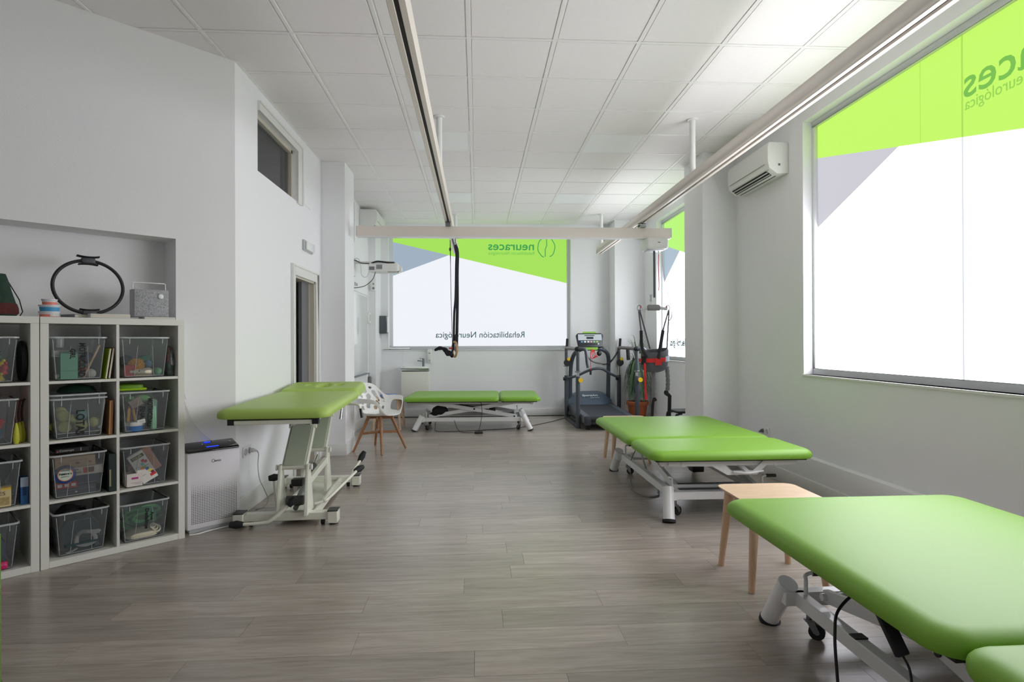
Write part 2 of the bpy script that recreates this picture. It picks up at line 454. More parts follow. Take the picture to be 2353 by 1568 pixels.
# ---- right wall, stepped plinth, two big windows
W1 = (1.5, 5.03, 1.018, 3.26); W2 = (7.15, 9.28, 1.035, 3.26)
XO = XR + .32
wr = MB()
def seg(y0, y1, z0, z1): wr.box(XR, XO, y0, y1, z0, z1)
seg(Y0, W1[0], 0, H); seg(W1[1], W2[0], 0, H); seg(W2[1], YB + .3, 0, H)
seg(W1[0], W1[1], 0, W1[2]); seg(W1[0], W1[1], W1[3], H); seg(W2[0], W2[1], 0, W2[2]); seg(W2[0], W2[1], W2[3], H)
struct('wall_right', wr, WALL)
struct('wall_right_plinth', MB().box(2.83, XR, Y0, 6.30, 0, .312), WALL, bevel=.004)
struct('wall_right_column', MB().box(2.512, XR, 6.36, 6.93, 0, H), WALL)
struct('wall_far_column', MB().box(2.385, XR, 9.98, YB, 0, H), WALL)
# ---- end wall
WB = (-1.56, 1.69, 1.187)
struct('wall_end', MB().box(XL, XR, YB, YB + .2, 0, WB[2]).box(XL, WB[0], YB, YB + .3, WB[2], H).box(WB[1], XR, YB, YB + .3, WB[2], H).box(WB[0], WB[1], YB, YB + .3, 3.36, H), WALL)
# ---- skirtings
def skirt(name, *bxs):
    mb = MB()
    for b in bxs: mb.box(*b)
    struct(name, mb, TRIM, bevel=.004, seg=2)
skirt('baseboard_left', (XL, XL + .014, 4.49, DY0 - .1, 0, .14), (XL, XL + .014, DY1 + .1, 6.886, 0, .14))
skirt('baseboard_left_far', (XL, XL + .014, 7.40, 9.86, 0, .14))
skirt('baseboard_left_column', (XL, -1.514, 6.886, 6.90, 0, .14), (-1.53, -1.516, 6.90, 7.40, 0, .14))
for i_, (ya, yb) in enumerate(((Y0, 1.7), (1.702, 3.45), (3.452, 5.40), (5.402, 6.30))):
    skirt('baseboard_right' if i_ == 0 else 'baseboard_right_length', (2.812, 2.83, ya, yb, 0, .131))
skirt('baseboard_right_far', (XR - .014, XR, 6.93, 9.98, 0, .13))
skirt('baseboard_end', (-1.68, 2.385, YB - .015, YB, 0, .125))
skirt('baseboard_far_column', (2.371, 2.385, 9.966, YB, 0, .125), (2.385, XR, 9.966, 9.98, 0, .125))

# ---- windows: frames, film-covered panes (lit by the day outside), lettering
FW = mat('film_frame_white', (226, 228, 232), .4)
G_S = emis('green_film_side', (190, 240, 100), 1.08); W_S = emis('white_film_side', (248, 247, 255), WIN_SIDE); A_S = emis('grey_film_side', (196, 195, 204), 1.1)
G_E = emis('green_film_end', (166, 226, 92), 1.0); W_E = emis('white_film_end', (236, 238, 245), WIN_BACK); A_E = emis('grey_film_end', (160, 176, 192), 1.0)
G_F = emis('green_film_far_side', (176, 238, 112), 1.05); W_F = emis('white_film_far_side', (246, 248, 255), 7.0); A_F = emis('grey_film_far_side', (166, 184, 200), 1.0)
LET_S = emis('lettering_green_side', (120, 190, 78), 1.0); LET_S2 = emis('lettering_pale_side', (150, 212, 84), 1.0)
LET_E = emis('lettering_green_end', (62, 160, 84), 1.0); LET_E2 = emis('lettering_pale_end', (110, 186, 84), 1.0)
LET_T = mat('lettering_teal', (92, 132, 138), .5)
def side_window(nm, W, split, green, white, grey, gz, tri, seams):
    """W=(y0,y1,z0,z1) opening; gz: green film lower edge z at y0,y1; tri: y where the grey wedge ends and its foot z"""
    y0, y1, z0, z1 = W; gx = XR + .12
    fr = MB()
    for a in ((y0, y1, z0, z0 + .05), (y0, y1, z1 - .05, z1), (y0, y0 + .03, z0 + .05, z1 - .05), (y1 - .03, y1, z0 + .05, z1 - .05)): fr.box(XR + .085, XR + .16, *a)
    w_ = struct(nm, fr, FW, bevel=.003, seg=1)
    struct('window_sill', MB().box(XR - .012, XR + .085, y0 - .01, y1 + .01, z0 - .02, z0), TRIM, w_, bevel=.003)
    Y0_, Y1_, Z0_, Z1_ = y0 + .03, y1 - .03, z0 + .05, z1 - .05
    f = lambda y: gz[0] + (gz[1] - gz[0]) * (y - Y0_) / (Y1_ - Y0_)
    def poly(name, P, m):
        v = [(gx, y, z) for y, z in P] + [(gx + .012, y, z) for y, z in P]; n = len(P)
        mb = MB().add(v, [tuple(range(n)), tuple(range(2 * n - 1, n - 1, -1))] + [(i, n + i, n + (i + 1) % n, (i + 1) % n) for i in range(n)])
        o = mb.obj(name, m, w_); o['kind'] = 'structure'
        bm = bmesh.new(); bm.from_mesh(o.data); bmesh.ops.recalc_face_normals(bm, faces=bm.faces); bm.to_mesh(o.data); bm.free()
    ty, tz = tri
    poly('green_film', [(Y0_, f(Y0_)), (Y1_, f(Y1_)), (Y1_, Z1_), (Y0_, Z1_)], green)
    poly('grey_film', [(Y1_, f(Y1_)), (ty, f(ty)), (Y1_, tz)], grey)
    poly('white_film', [(Y0_, f(Y0_)), (Y0_, Z0_), (Y1_, Z0_), (Y1_, tz), (ty, f(ty))], white)
    for s_, wd in seams:
        struct('pane_joint', MB().box(gx - .002, gx - .0004, s_ - wd / 2, s_ + wd / 2, Z0_, f(s_)), emis('joint_pale', (226, 232, 240), .92), w_)
        struct('pane_joint', MB().box(gx - .002, gx - .0004, s_ - wd / 2, s_ + wd / 2, f(s_), Z1_), emis('joint_green', (172, 222, 86), 1.0), w_)
    return w_
def lerp_g(W, ya, za, yb, zb):
    f = lambda y: za + (zb - za) * (y - ya) / (yb - ya)
    return f(W[0] + .03), f(W[1] - .03)
w1 = side_window('window_1', W1, 0, G_S, W_S, A_S, lerp_g(W1, 5.0, 2.932, 3.048, 2.482), (4.007, 2.317), [(3.456, .011), (3.80, .003), (2.2, .007)])
w2 = side_window('window_2', W2, 0, G_F, W_F, A_F, lerp_g(W2, 9.25, 2.864, 8.3, 2.60), (8.53, 2.267), [(8.05, .006)])
def sideT(y, z): return mat2(XR + .119, y, z, (0, -1, 0), (0, 0, 1))
text('lettering', 'neuraces', .265, LET_S, w1, sideT(2.43, 2.812), True, bold=.002, fit=1.0)
text('lettering', 'Rehabilitación Neurológica', .10, LET_S2, w1, sideT(2.43, 2.735), True, bold=0, fit=1.0)
text('lettering', 'Rehabilitación Neurológica', .15, LET_T, w1, sideT(1.55, 1.30), True, fit=1.4, bold=.006)
text('lettering', 'neuraces', .24, LET_E, w2, sideT(7.35, 2.80), True, bold=.002, fit=.85)
text('lettering', 'Rehabilitación Neurológica', .15, LET_T, w2, sideT(7.32, 1.25), True, fit=1.66, bold=.006)
def brain(parent, T, r, th, m):
    def arc(a0, a1, n, side):
        pts = []
        for i in range(n + 1):
            a = a0 + (a1 - a0) * i / n
            rr = r * (1 + .05 * abs(math.sin(3.2 * (a - a0))) )
            pts.append((math.cos(a) * rr * .78 + side, math.sin(a) * rr, 0))
        return pts
    mb = MB()
    mb.tube(arc(PI * .52, -PI * .40, 28, r * .1), th, 6, T=T, flat=(.1, 1), up=(0, 0, 1))
    mb.tube(arc(PI * .62, PI * 1.44, 28, -r * .1), th, 6, T=T, flat=(.1, 1), up=(0, 0, 1))
    mb.tube([(r * .02, r * .98, 0), (r * .04, r * .2, 0), (-r * .12, -r * .2, 0), (-r * .12, -r * .98, 0)], th, 6, T=T, flat=(.1, 1), up=(0, 0, 1))
    mb.obj('brain_emblem', m, parent)
brain(w2, sideT(8.05, 2.99) , .17, .008, LET_E)
# end window
gy = 10.60
fr = MB().box(-1.56, 1.69, 10.57, 10.66, 1.187, 1.247).box(-1.56, 1.69, 10.57, 10.66, 3.33, 3.36).box(-1.56, -1.50, 10.57, 10.66, 1.247, 3.33).box(1.64, 1.69, 10.57, 10.66, 1.247, 3.33)
w3 = struct('window_3', fr, FW, bevel=.003, seg=1)
struct('window_sill', MB().box(-1.66, 1.73, YB - .025, 10.57, 1.17, 1.187), mat('sill_white', (226, 230, 232), .4), w3, bevel=.003)
def polyE(name, P, m, y=gy):
    v = [(x, y, z) for x, z in P] + [(x, y + .012, z) for x, z in P]; n = len(P)
    mb = MB().add(v, [tuple(range(n)), tuple(range(2 * n - 1, n - 1, -1))] + [(i, n + i, n + (i + 1) % n, (i + 1) % n) for i in range(n)])
    o = mb.obj(name, m, w3); o['kind'] = 'structure'
    bm = bmesh.new(); bm.from_mesh(o.data); bmesh.ops.recalc_face_normals(bm, faces=bm.faces); bm.to_mesh(o.data); bm.free()
ge = lambda x: 3.12 + (2.391 - 3.12) * (x + 1.494) / (1.637 + 1.494)
polyE('green_film', [(-1.5, ge(-1.5)), (1.64, ge(1.64)), (1.64, 3.33), (-1.5, 3.33)], G_E)
polyE('grey_film', [(-1.5, ge(-1.5)), (-1.5, 2.515), (-.504, ge(-.504))], A_E)
polyE('white_film', [(-1.5, 2.515), (-1.5, 1.247), (1.64, 1.247), (1.64, ge(1.64)), (-.504, ge(-.504))], W_E)
ET = lambda x, z: mat2(x, gy - .001, z, (1, 0, 0), (0, 0, 1))
text('lettering', 'neuraces', .215, LET_E, w3, ET(1.055, 2.99), True, bold=.003, fit=.835)
text('lettering', 'Rehabilitación Neurológica', .085, LET_E2, w3, ET(1.055, 2.905), True, fit=.835)
text('lettering', 'Rehabilitación Neurológica', .155, LET_T, w3, ET(.875, 1.40), True, fit=1.61, bold=.001)
brain(w3, ET(1.27, 3.04), .172, .009, LET_E)

# thin riser panel high on the left wall near the column
tag(struct('trim_1', MB().box(XL, XL + .012, 6.20, 6.21, 2.76, 3.0).box(XL, XL + .006, 6.21, 6.45, 2.76, 3.0), WALL), kind='structure')
struct('trim_2', MB().box(XL, XL + .03, 8.52, 8.60, 2.77, 3.36), mat('grey_trunking', (176, 178, 182), .5))
# outside: ground beyond the windows
struct('ground', MB().box(-30, 40, -30, 50, -.3, -.2), mat('pavement', (150, 148, 145), .9))

# ================================================================== CEILING FIXTURES, RAILS, HOIST
LEDW = mat('led_diffuser', (243, 244, 246), .6)
PL_LAB = {(-1, 3): 'square flat light panel in the ceiling beside the slotted rail, nearer one', (2, 3): 'square flat light panel in the ceiling between the two rails, nearer one',
          (-1, 7): 'square flat light panel in the ceiling beside the slotted rail, farther one', (2, 7): 'square flat light panel in the ceiling between the two rails, farther one'}
for c, r in sorted(PANELS):
    t = thing('ceiling_light', PL_LAB[(c, r)], 'light', (GX + .6 * c + .3, GY + .6 * r + .3, H), 0, 'light panels in the ceiling grid')
    MB().box(-.2875, .2875, -.2875, -.2725, -.001, .014).box(-.2875, .2875, .2725, .2875, -.001, .014).box(-.2875, -.2725, -.2725, .2725, -.001, .014).box(.2725, .2875, -.2725, .2725, -.001, .014).obj('frame', TBAR, t)
    MB().box(-.2725, .2725, -.2725, .2725, .001, .012).obj('diffuser', LEDW, t)

def rail(nm, lab, x, y0, y1, posts, zt=2.90, zb=2.785, wd=.085):
    t = thing(nm, lab, 'rail', (x, 0, 0), 0, 'ceiling hoist rails')
    mb = MB().box(-wd / 2, wd / 2, y0, y1, zb + .03, zt)
    mb.box(-wd / 2, -.0115, y0, y1, zb, zb + .03).box(.0115, wd / 2, y0, y1, zb, zb + .03)
    mb.obj('track', RAILM, t, bevel=.002, seg=1)
    MB().box(-.0115, .0115, y0 + .001, y1 - .001, zb + .014, zb + .03).obj('slot', DARKS, t)
    for py in posts:
        MB().cyl((0, py, zt - .004), (0, py, H - .003), .028, 20).obj('post', WMETAL, t)
        MB().cyl((0, py, H - .012), (0, py, H + .0005), .05, 20).obj('flange', WMETAL, t)
    return t
rail('ceiling_rail', 'long white slotted ceiling rail on posts over the middle of the room', -.345, .35, 9.75, (1.2, 5.475, 9.65))
rail('ceiling_rail', 'long white slotted ceiling rail on posts running along the window wall', 2.05, .35, 9.72, (1.2, 5.43, 9.5))
# crossing gantry beam
BY = 7.16
t = thing('gantry_beam', 'wide cream crossbeam hung under both ceiling rails', 'beam', (0, BY, 0))
MB().box(-1.445, 2.415, -.04, .04, 2.600, 2.722).obj('beam', RAILM, t, bevel=.004)
MB().box(-1.44, 2.40, -.046, .046, 2.588, 2.600).obj('lower_lip', WMETAL, t)
MB().box(-1.449, -1.444, -.04, .04, 2.60, 2.722).obj('end_cap', GPLAST, t)
MB().box(2.414, 2.419, -.04, .04, 2.60, 2.722).obj('end_cap', GPLAST, t)
for x in (-.345, 2.05):
    MB().box(x - .03, x + .03, -.09, .09, 2.722, 2.745).box(x - .008, x + .008, -.07, .07, 2.74, 2.80).cyl((x - .03, -.06, 2.758), (x + .03, -.06, 2.758), .017).cyl((x - .03, .06, 2.758), (x + .03, .06, 2.758), .017).obj('trolley', STEEL, t)
# hoist motor, lifting tape, cords
t = thing('hoist_motor', 'white box hoist motor hanging under the end of the crossbeam', 'hoist', (2.21, BY, 0))
MB().rr(.27, .30, .03, [(.012, 2.452), (0, 2.466), (0, 2.575), (.006, 2.585)]).obj('housing', WPLAST, t)
MB().rr(.22, .24, .03, [(.01, 2.442), (0, 2.452)]).obj('underside', GPLAST, t)
MB().box(.0, .03, -.1515, -.150, 2.522, 2.530).obj('badge', DARKS, t)
MB().box(-.017, .009, -.012, -.009, 1.86, 2.442).obj('lifting_tape', mat('grey_webbing', (86, 88, 98), .8), t)
MB().cyl((.055, 0, 2.445), (.055, 0, 2.40), .008).obj('release_stop', WPLAST, t)
MB().tube(smooth_path([(.055, 0, 2.41), (.052, 0, 2.25), (.058, .0, 2.05), (.055, 0, 1.95)]), .005, 6).obj('pull_cord', mat('red_cord', (206, 40, 50), .6), t)
mb = MB(); coil(smooth_path([(.095, 0, 2.44), (.12, .02, 2.22), (.20, .1, 1.95), (.34, .35, 1.68), (.40, .62, 1.60)], 5), .008, 120, .0022, mb, 4, 7)
mb.obj('coiled_cable', GPLAST, t)
# spreader bar
t = thing('spreader_bar', 'grey hoist spreader bar with hooks hanging over the walking harness', 'hoist bar', (2.20, BY, 1.73))
MB().tube([(-.03, 0, .17), (-.03, 0, .10)][::-1], [.014, .022], 10).sphere((-.03, 0, .10), .022, 12).cyl((-.03, 0, .05), (-.03, 0, .10), .006).obj('swivel', GPLAST, t)
MB().rr(.17, .045, .02, [(.01, -.03), (0, -.015), (0, .025), (.02, .045)]).obj('grip_cover', mat('mid_grey_plastic', (128, 128, 130), .5), t)
MB().tube(smooth_path([(-.17, 0, -.022), (-.08, 0, .0), (.08, 0, .0), (.17, 0, -.012)]), .016, 10, flat=(1.2, .7)).obj('bar', GPLAST, t)
for s_ in (-1, 1):
    pts = [(s_ * .178 + s_ * .026 * math.cos(a) * 1, 0, .0 + .036 * math.sin(a)) for a in [(-.5 + i * .13) * PI for i in range(12)]]
    MB().tube(pts, .006, 8).obj('hook', STEEL, t)
    MB().bx((s_ * .165, 0, .012), (.01, .02, .03)).obj('safety_clip', mat('red_plastic', (200, 50, 44), .5), t)
# walking harness
t = thing('walking_harness', 'grey and red padded walking harness hanging from the spreader bar', 'harness', (2.20, BY, 0))
HG = mat('harness_grey', (92, 92, 98), .9, var=.25, vscale=60, bump=.8, bscale=300); HR = mat('harness_red', (214, 40, 42), .7); HB = mat('strap_black', (30, 30, 34), .8)
mb = MB(); n = 36; vs = []; fs = []
lv = [(0, .168, 1.195), (0, .178, 1.21), (0, .186, 1.19), (0, .184, 1.09), (0, .176, 1.0), (0, .15, .962), (0, .14, .965), (0, .158, 1.01), (0, .166, 1.10), (0, .168, 1.195)]
for q, (_, r_, z_) in enumerate(lv):
    for k in range(n):
        a = 2 * PI * k / n; wob = 1 + .03 * math.sin(5 * a + q)
        vs.append((r_ * .95 * wob * math.cos(a), r_ * .72 * wob * math.sin(a), z_ + .02 * math.sin(a + .6) + .012 * math.cos(2 * a)))
for q in range(len(lv) - 1):
    for k in range(n): fs.append((q * n + k, q * n + (k + 1) % n, (q + 1) * n + (k + 1) % n, (q + 1) * n + k))
mb.add(vs, fs, True).obj('padded_belt', HG, t)
def band(a0, a1, z0, z1, r_, m, nm):
    mb = MB(); vs = []; N = 14
    for i in range(N + 1):
        a = a0 + (a1 - a0) * i / N
        for rr_ in (r_, r_ + .008):
            for z_ in (z0, z1): vs.append((rr_ * .97 * math.cos(a), rr_ * .75 * math.sin(a), z_ + .02 * math.sin(a + .6)))
    f = []
    for i in range(N):
        o = i * 4
        for a_, b_ in ((0, 1), (1, 3), (3, 2), (2, 0)): f.append((o + a_, o + b_, o + 4 + b_, o + 4 + a_))
    f += [(0, 2, 3, 1), (4 * N, 4 * N + 1, 4 * N + 3, 4 * N + 2)]
    return mb.add(vs, f).obj(nm, m, t)
band(-PI * .98, -PI * .30, 1.075, 1.125, .187, HR, 'red_band')
band(-PI * .30, PI * .1, 1.07, 1.135, .187, mat('harness_pale_blue', (176, 188, 205), .8), 'pale_patch')
band(-PI * .85, -PI * .74, 1.05, 1.15, .197, HB, 'buckle')
band(-PI * .55, -PI * .42, 1.04, 1.13, .197, HR, 'red_tab')
band(-PI * .97, -PI * .89, 1.12, 1.18, .194, mat('care_label', (225, 225, 215), .8), 'care_label')
SG = mat('strap_grey', (92, 88, 98), .85)
for a_, b_ in (((-.19, -.0, 1.71), (-.17, -.03, 1.45)), ((-.18, .0, 1.71), (-.02, .1, 1.22)), ((.19, 0, 1.71), (.10, -.05, 1.45)), ((.195, .0, 1.71), (.17, .02, 1.2))):
    MB().beam(a_, b_, .018, .004, (0, 1, 0)).obj('hanging_strap', SG, t)
MB().tube(smooth_path([(-.17, -.035, 1.45), (-.165, -.05, 1.25), (-.13, -.11, 1.12)]), .02, 10, flat=(.5, 1), up=(0, 1, 0)).obj('padded_strap', HB, t)
MB().tube(smooth_path([(.10, -.055, 1.45), (.05, -.1, 1.25), (.01, -.15, 1.10)]), .021, 10, flat=(.5, 1), up=(0, 1, 0)).obj('padded_strap', HB, t)
MB().tube(smooth_path([(-.015, -.02, .97), (-.02, -.03, .8), (-.015, -.03, .62)], 8), [.024 + .004 * math.sin(i * 2.4) for i in range(17)], 8, flat=(.6, 1), up=(0, 1, 0)).obj('thigh_pad', mat('fuzzy_grey', (120, 120, 124), .95, bump=1, bscale=200), t)
MB().tube(smooth_path([(.165, 0, 1.0), (.17, -.02, .84), (.165, -.02, .70)], 8), [.026 + .004 * math.sin(i * 2.4) for i in range(17)], 8, flat=(.6, 1), up=(0, 1, 0)).obj('thigh_pad', MATS['fuzzy_grey'], t)
MB().tube(smooth_path([(-.015, -.03, .62), (.01, -.03, .585), (-.02, -.03, .57), (-.035, -.02, .30), (-.04, -.02, .06)]), .014, 8, flat=(.3, 1.2), up=(0, 1, 0)).obj('loose_strap', HB, t)
MB().tube(smooth_path([(.165, -.02, .70), (.14, -.02, .675), (.185, -.02, .64), (.19, -.02, .60), (.18, -.02, .30), (.17, -.02, .05)]), .018, 8, flat=(.3, 1.3), up=(0, 1, 0)).obj('loose_strap', HB, t)
MB().tube(smooth_path([(-.15, -.12, 1.05), (-.15, -.13, .9), (-.145, -.12, .75), (-.135, -.11, .60)]), [.010] * 12 + [.0095, .010, .0105, .011, .012, .013, .013], 8, flat=(.3, 1.3), up=(0, 1, 0)).obj('red_strap', HR, t)

# suspension straps and wooden ring on the middle rail
t = thing('suspension_strap', 'black suspension straps hanging from the middle ceiling rail', 'strap', (-.32, 8.3, 0))
SB = mat('strap_dark', (38, 38, 44), .85)
MB().tube([(.02, 0, 2.80), (.02, 0, 2.72)], .008).torus(.02, .005, 16, 6, Tr(.02, 0, 2.70) @ Rt(PI / 2, 'X')).obj('hanger', STEEL, t)
MB().tube(smooth_path([(.02, 0, 2.70), (.035, 0, 2.55), (.03, 0, 2.4), (.02, .0, 1.95), (.0, 0, 1.7), (-.01, 0, 1.2)], 6), .016, 8, flat=(.35, 1), up=(0, 1, 0)).obj('wide_strap', SB, t)
MB().tube(smooth_path([(.02, .01, 2.70), (.05, .01, 2.58), (.045, .01, 2.3), (.045, .01, 1.9), (.04, .01, 1.6), (.03, .01, 1.18)], 6), .021, 8, flat=(.4, 1), up=(0, 1, 0)).obj('wide_strap', SB, t)
MB().tube([(-.055, 0, 2.76), (-.052, 0, 2.62), (-.05, 0, 2.4), (-.04, 0, 1.8), (-.025, 0, 1.2)], [.004, .007, .004, .004, .004], 6).obj('thin_cord', SB, t)
MB().sphere((-.054, 0, 2.63), .016, 10, 1, 1, 1.8).obj('cord_lock', BLACK, t)
t = thing('gym_ring', 'round wooden gymnastic ring hanging at the end of the black straps', 'ring', (-.315, 8.27, 1.215))
MB().torus(.105, .016, 40, 12, Rt(PI / 2, 'Y')).obj('wooden_ring', wood_mat('ring_wood', (196, 160, 118), (160, 122, 84), .45, 2, 3), t).rotation_euler = (0, 0, .33)
MB().tube(smooth_path([(0, 0, .09), (.01, 0, .13), (.015, 0, .2)]), .02, 8, flat=(.4, 1)).obj('ring_strap', SB, t)
t = thing('fabric_cuff', 'crumpled black fabric cuff with red tag hanging beside the wooden ring', 'cuff', (-.47, 8.3, 1.2))
mb = MB()
mb.tube(smooth_path([(-.13, 0, .0), (-.06, 0, .03), (0, 0, .02), (.05, 0, -.02), (.10, .0, -.05), (.13, 0, -.10)]), [.012, .016, .02, .022, .022, .024, .028, .03, .026, .024, .02, .024, .028, .03, .034, .036, .034, .032, .03, .03, .032, .034, .034, .032, .03, .03, .03, .028, .026, .02, .012], 9, flat=(1, .7))
mb.tube(smooth_path([(.02, -.01, -.02), (.06, -.02, -.06), (.11, -.01, -.04), (.13, 0, .02)]), [.01, .016, .02, .02, .022, .024, .022, .02, .022, .026, .024, .02, .018, .016, .014, .012, .012, .01, .01], 8)
mb.obj('fabric', mat('black_fabric', (30, 28, 36), .9, bump=.6, bscale=90), t)
MB().bx((.10, -.03, .03), (.05, .012, .02)).obj('red_tag', HR, t)

# ================================================================== WALL UNITS
def split_ac(nm, lab, loc, rz, w=.84, h=.29, dp=.2):
    """local: back on y=0 plane, front towards -y, x along the wall"""
    t = thing(nm, lab, 'air conditioner', loc, rz)
    prof = [(0, 0), (-dp * .55, -.005), (-dp * .93, .05), (-dp, .12), (-dp, h * .86), (-dp * .93, h), (0, h)]
    n = len(prof); v = []
    for x in (-w / 2, w / 2):
        for y, z in prof: v.append((x, y, z))
    f = [tuple(range(n)), tuple(range(2 * n - 1, n - 1, -1))] + [(i, n + i, n + (i + 1) % n, (i + 1) % n) for i in range(n)]
    o = MB().add(v, f).obj('body', WPLAST, t, bevel=.008, seg=2)
    MB().beam((-w / 2 + .06, -dp * .75, .020), (w / 2 - .08, -dp * .75, .020), .062, .006, (0, -.59, -.81)).obj('air_outlet', mat('outlet_black', (14, 14, 16), .5), t)
    MB().beam((-w / 2 + .06, -dp * .42, -.004), (w / 2 - .08, -dp * .42, -.004), .012, .004, (0, 0, -1)).obj('air_outlet', MATS['outlet_black'], t)
    for k in range(2):
        MB().beam((-w / 2 + .06, -dp * (.80 - .12 * k), .024 - k * .017), (w / 2 - .08, -dp * (.80 - .12 * k), .024 - k * .017), .010, .004, (0, -.2, -1)).obj('louver', WPLAST, t)
    MB().beam((-w / 2 + .05, -dp - .0005, .095), (w / 2 - .06, -dp - .0005, .095), .002, .004, (0, 0, 1)).obj('panel_seam', mat('seam_grey', (110, 110, 112), .6), t)
    MB().bx((w / 2 + .0005, -dp * .45, .08), (.002, .02, .02)).obj('side_badge', MATS['seam_grey'], t)
    MB().bx((w / 2 - .055, -dp * .87, .045), (.05, .002, .025), Tr(0, 0, 0)).obj('display', GPLAST, t)
    return t
split_ac('air_conditioner', 'white wall air conditioner with black outlet beside the large side window', (XR - .001, 5.70, 2.875), PI / 2 * -1, w=.87)
split_ac('air_conditioner', 'white wall air conditioner high on the wall above the projector', (XL + .001, 9.50, 3.10), PI / 2, w=.80, h=.27, dp=.27)

# ---- projector on its arm
t = thing('projector', 'white wall projector on a bracket arm above the whiteboard', 'projector', (-1.34, 8.62, 2.38))
MB().rr(.44, .30, .04, [(.02, -.045), (0, -.02), (0, .05), (.03, .09)]).obj('body', WPLAST, t)
MB().prism([(.10, -.1), (.26, -.1), (.24, .12), (.10, .12)], -.02, .05, Tr(0, 0, -.01)).obj('lens_hood', WPLAST, t, bevel=.01)
MB().bx((.14, -.102, -.045), (.16, .02, .012), Rt(.0, 'Y')).obj('mirror', mat('lens_dark', (40, 44, 52), .1), t)
MB().bx((-.16, -.151, .0), (.075, .003, .05)).bx((-.055, -.151, .02), (.085, .003, .065)).obj('vent_grille', mat('vent_grey', (120, 120, 122), .6), t)
for k in range(5):
    MB().bx((-.055, -.153, -.005 + k * .0125), (.08, .002, .003)).obj('vent_slat', GPLAST, t)
MB().rr(.34, .22, .03, [(0, .09), (0, .10), (.03, .112)]).obj('mount_plate', GPLAST, t)
MB().tube(smooth_path([(-.17, -.12, .075), (-.08, -.14, .1), (.06, -.13, .085), (.16, -.12, .08)]), .012, 8).obj('cable_bundle', BLACK, t)
MB().box(-.46, .05, -.03, .03, .085, .115).obj('arm', WPLAST, t, bevel=.006)
MB().box(-.459, -.43, -.07, .07, -.10, .14).obj('wall_plate', WPLAST, t, bevel=.006)
MB().tube(smooth_path([(-.445, -.06, .13), (-.40, -.07, .12), (-.32, -.05, .085), (-.2, -.05, .08)]), .007, 6).obj('power_cable', DARKS, t)
MB().tube(smooth_path([(-.43, -.05, .15), (-.36, -.06, .14), (-.33, -.06, .0), (-.32, -.06, -.09), (-.25, -.08, -.12), (-.20, -.1, -.02)]), .003, 6).obj('white_cable', mat('cable_grey', (170, 172, 175), .6), t)
MB().tube(smooth_path([(-.45, -.09, -.28), (-.36, -.09, -.27), (-.26, -.08, -.24), (-.16, -.08, -.15), (-.12, -.08, -.04)]), .005, 6).obj('lower_cable', DARKS, t)
t = thing('wall_socket', 'white wall socket box below the projector arm', 'socket', (XL, 8.66, 2.17))
MB().box(.001, .03, -.11, .11, -.05, .05).obj('plate', WPLAST, t, bevel=.004)
MB().box(.03, .045, -.07, -.02, -.025, .025).box(.03, .05, .03, .07, -.02, .02).obj('plug', GPLAST, t, bevel=.003)
tag(MB().box(XL + .001, XL + .016, 8.5, 9.86, 2.08, 2.10).obj('cable_channel', WPLAST), 'thin white cable channel running along the wall above the whiteboard', 'cable channel')
t = thing('whiteboard', 'glossy white wall board with grey tray on the far side wall', 'whiteboard', (XL, 8.75, 0))
GLW = mat('glossy_white', (240, 242, 244), .12)
MB().box(.002, .018, -1.0, .92, .84, 2.05).obj('board', GLW, t, bevel=.003)
MB().box(.002, .06, -.36, .86, .81, .825).obj('pen_tray', mat('tray_grey', (120, 126, 134), .4), t)
t = thing('wall_speaker', 'small white wall box with grey front on the pier by the window', 'wall box', (-1.725, 9.86, 2.25))
MB().box(-.04, .036, -.035, -.001, -.075, .075).obj('case', WPLAST, t, bevel=.008)
MB().cyl((0.01, -.036, .04), (0.01, -.041, .04), .014).cyl((0.01, -.036, -.03), (0.01, -.038, -.03), .02).obj('knob', mat('grey_knob', (130, 130, 134), .5), t)
t = thing('thermostat', 'white thermostat box with dark slot beside the pier, above the whiteboard tray', 'thermostat', (XL + .001, 9.74, 1.72))
MB().box(0, .05, -.07, .07, -.09, .09).obj('case', WPLAST, t, bevel=.006)
MB().box(.0505, .052, -.04, -.01, -.05, .06).obj('slot', mat('slot_grey', (110, 112, 116), .5), t)
t = thing('hanging_pouch', 'small grey pouch hanging on the wall beside the whiteboard tray', 'pouch', (XL + .001, 9.80, .68))
MB().rr(.045, .09, .02, [(.01, -.12), (0, -.10), (0, .06), (.008, .075)], cx=.024).obj('pouch', mat('pouch_grey', (112, 114, 116), .8), t)
MB().tube([(.01, 0, .07), (.012, 0, .12)], .004, 6).tube([(.02, 0, -.12), (.03, -.01, -.17)], .006, 6).obj('cord', DARKS, t)
# paper towel dispenser
t = thing('towel_dispenser', 'smoky grey and white paper towel dispenser on the end wall', 'dispenser', (-1.655, YB - .001, 1.62))
v = [(-.10, 0), (.105, 0), (.095, -.20), (-.09, -.20)]
MB().rr(.21, .20, .03, [(.015, -.15), (0, -.13), (0, .14), (.02, .16)], cy=-.101).obj('cover', mat('smoky_plastic', (84, 92, 98), .15), t)
MB().box(.098, .115, -.19, -.005, -.13, .145).obj('side_frame', WPLAST, t, bevel=.006)
MB().prism([(-.104, -.14), (-.02, -.14), (-.045, 0), (-.1, .13)], .0, .003, mat2(0, -.2035, 0, (1, 0, 0), (0, 0, 1))).obj('dark_window', mat('smoke_dark', (52, 58, 64), .1), t)
MB().box(-.0, .06, -.12, -.115, -.24, -.15).obj('paper_sheet', mat('paper', (240, 240, 240), .9), t)
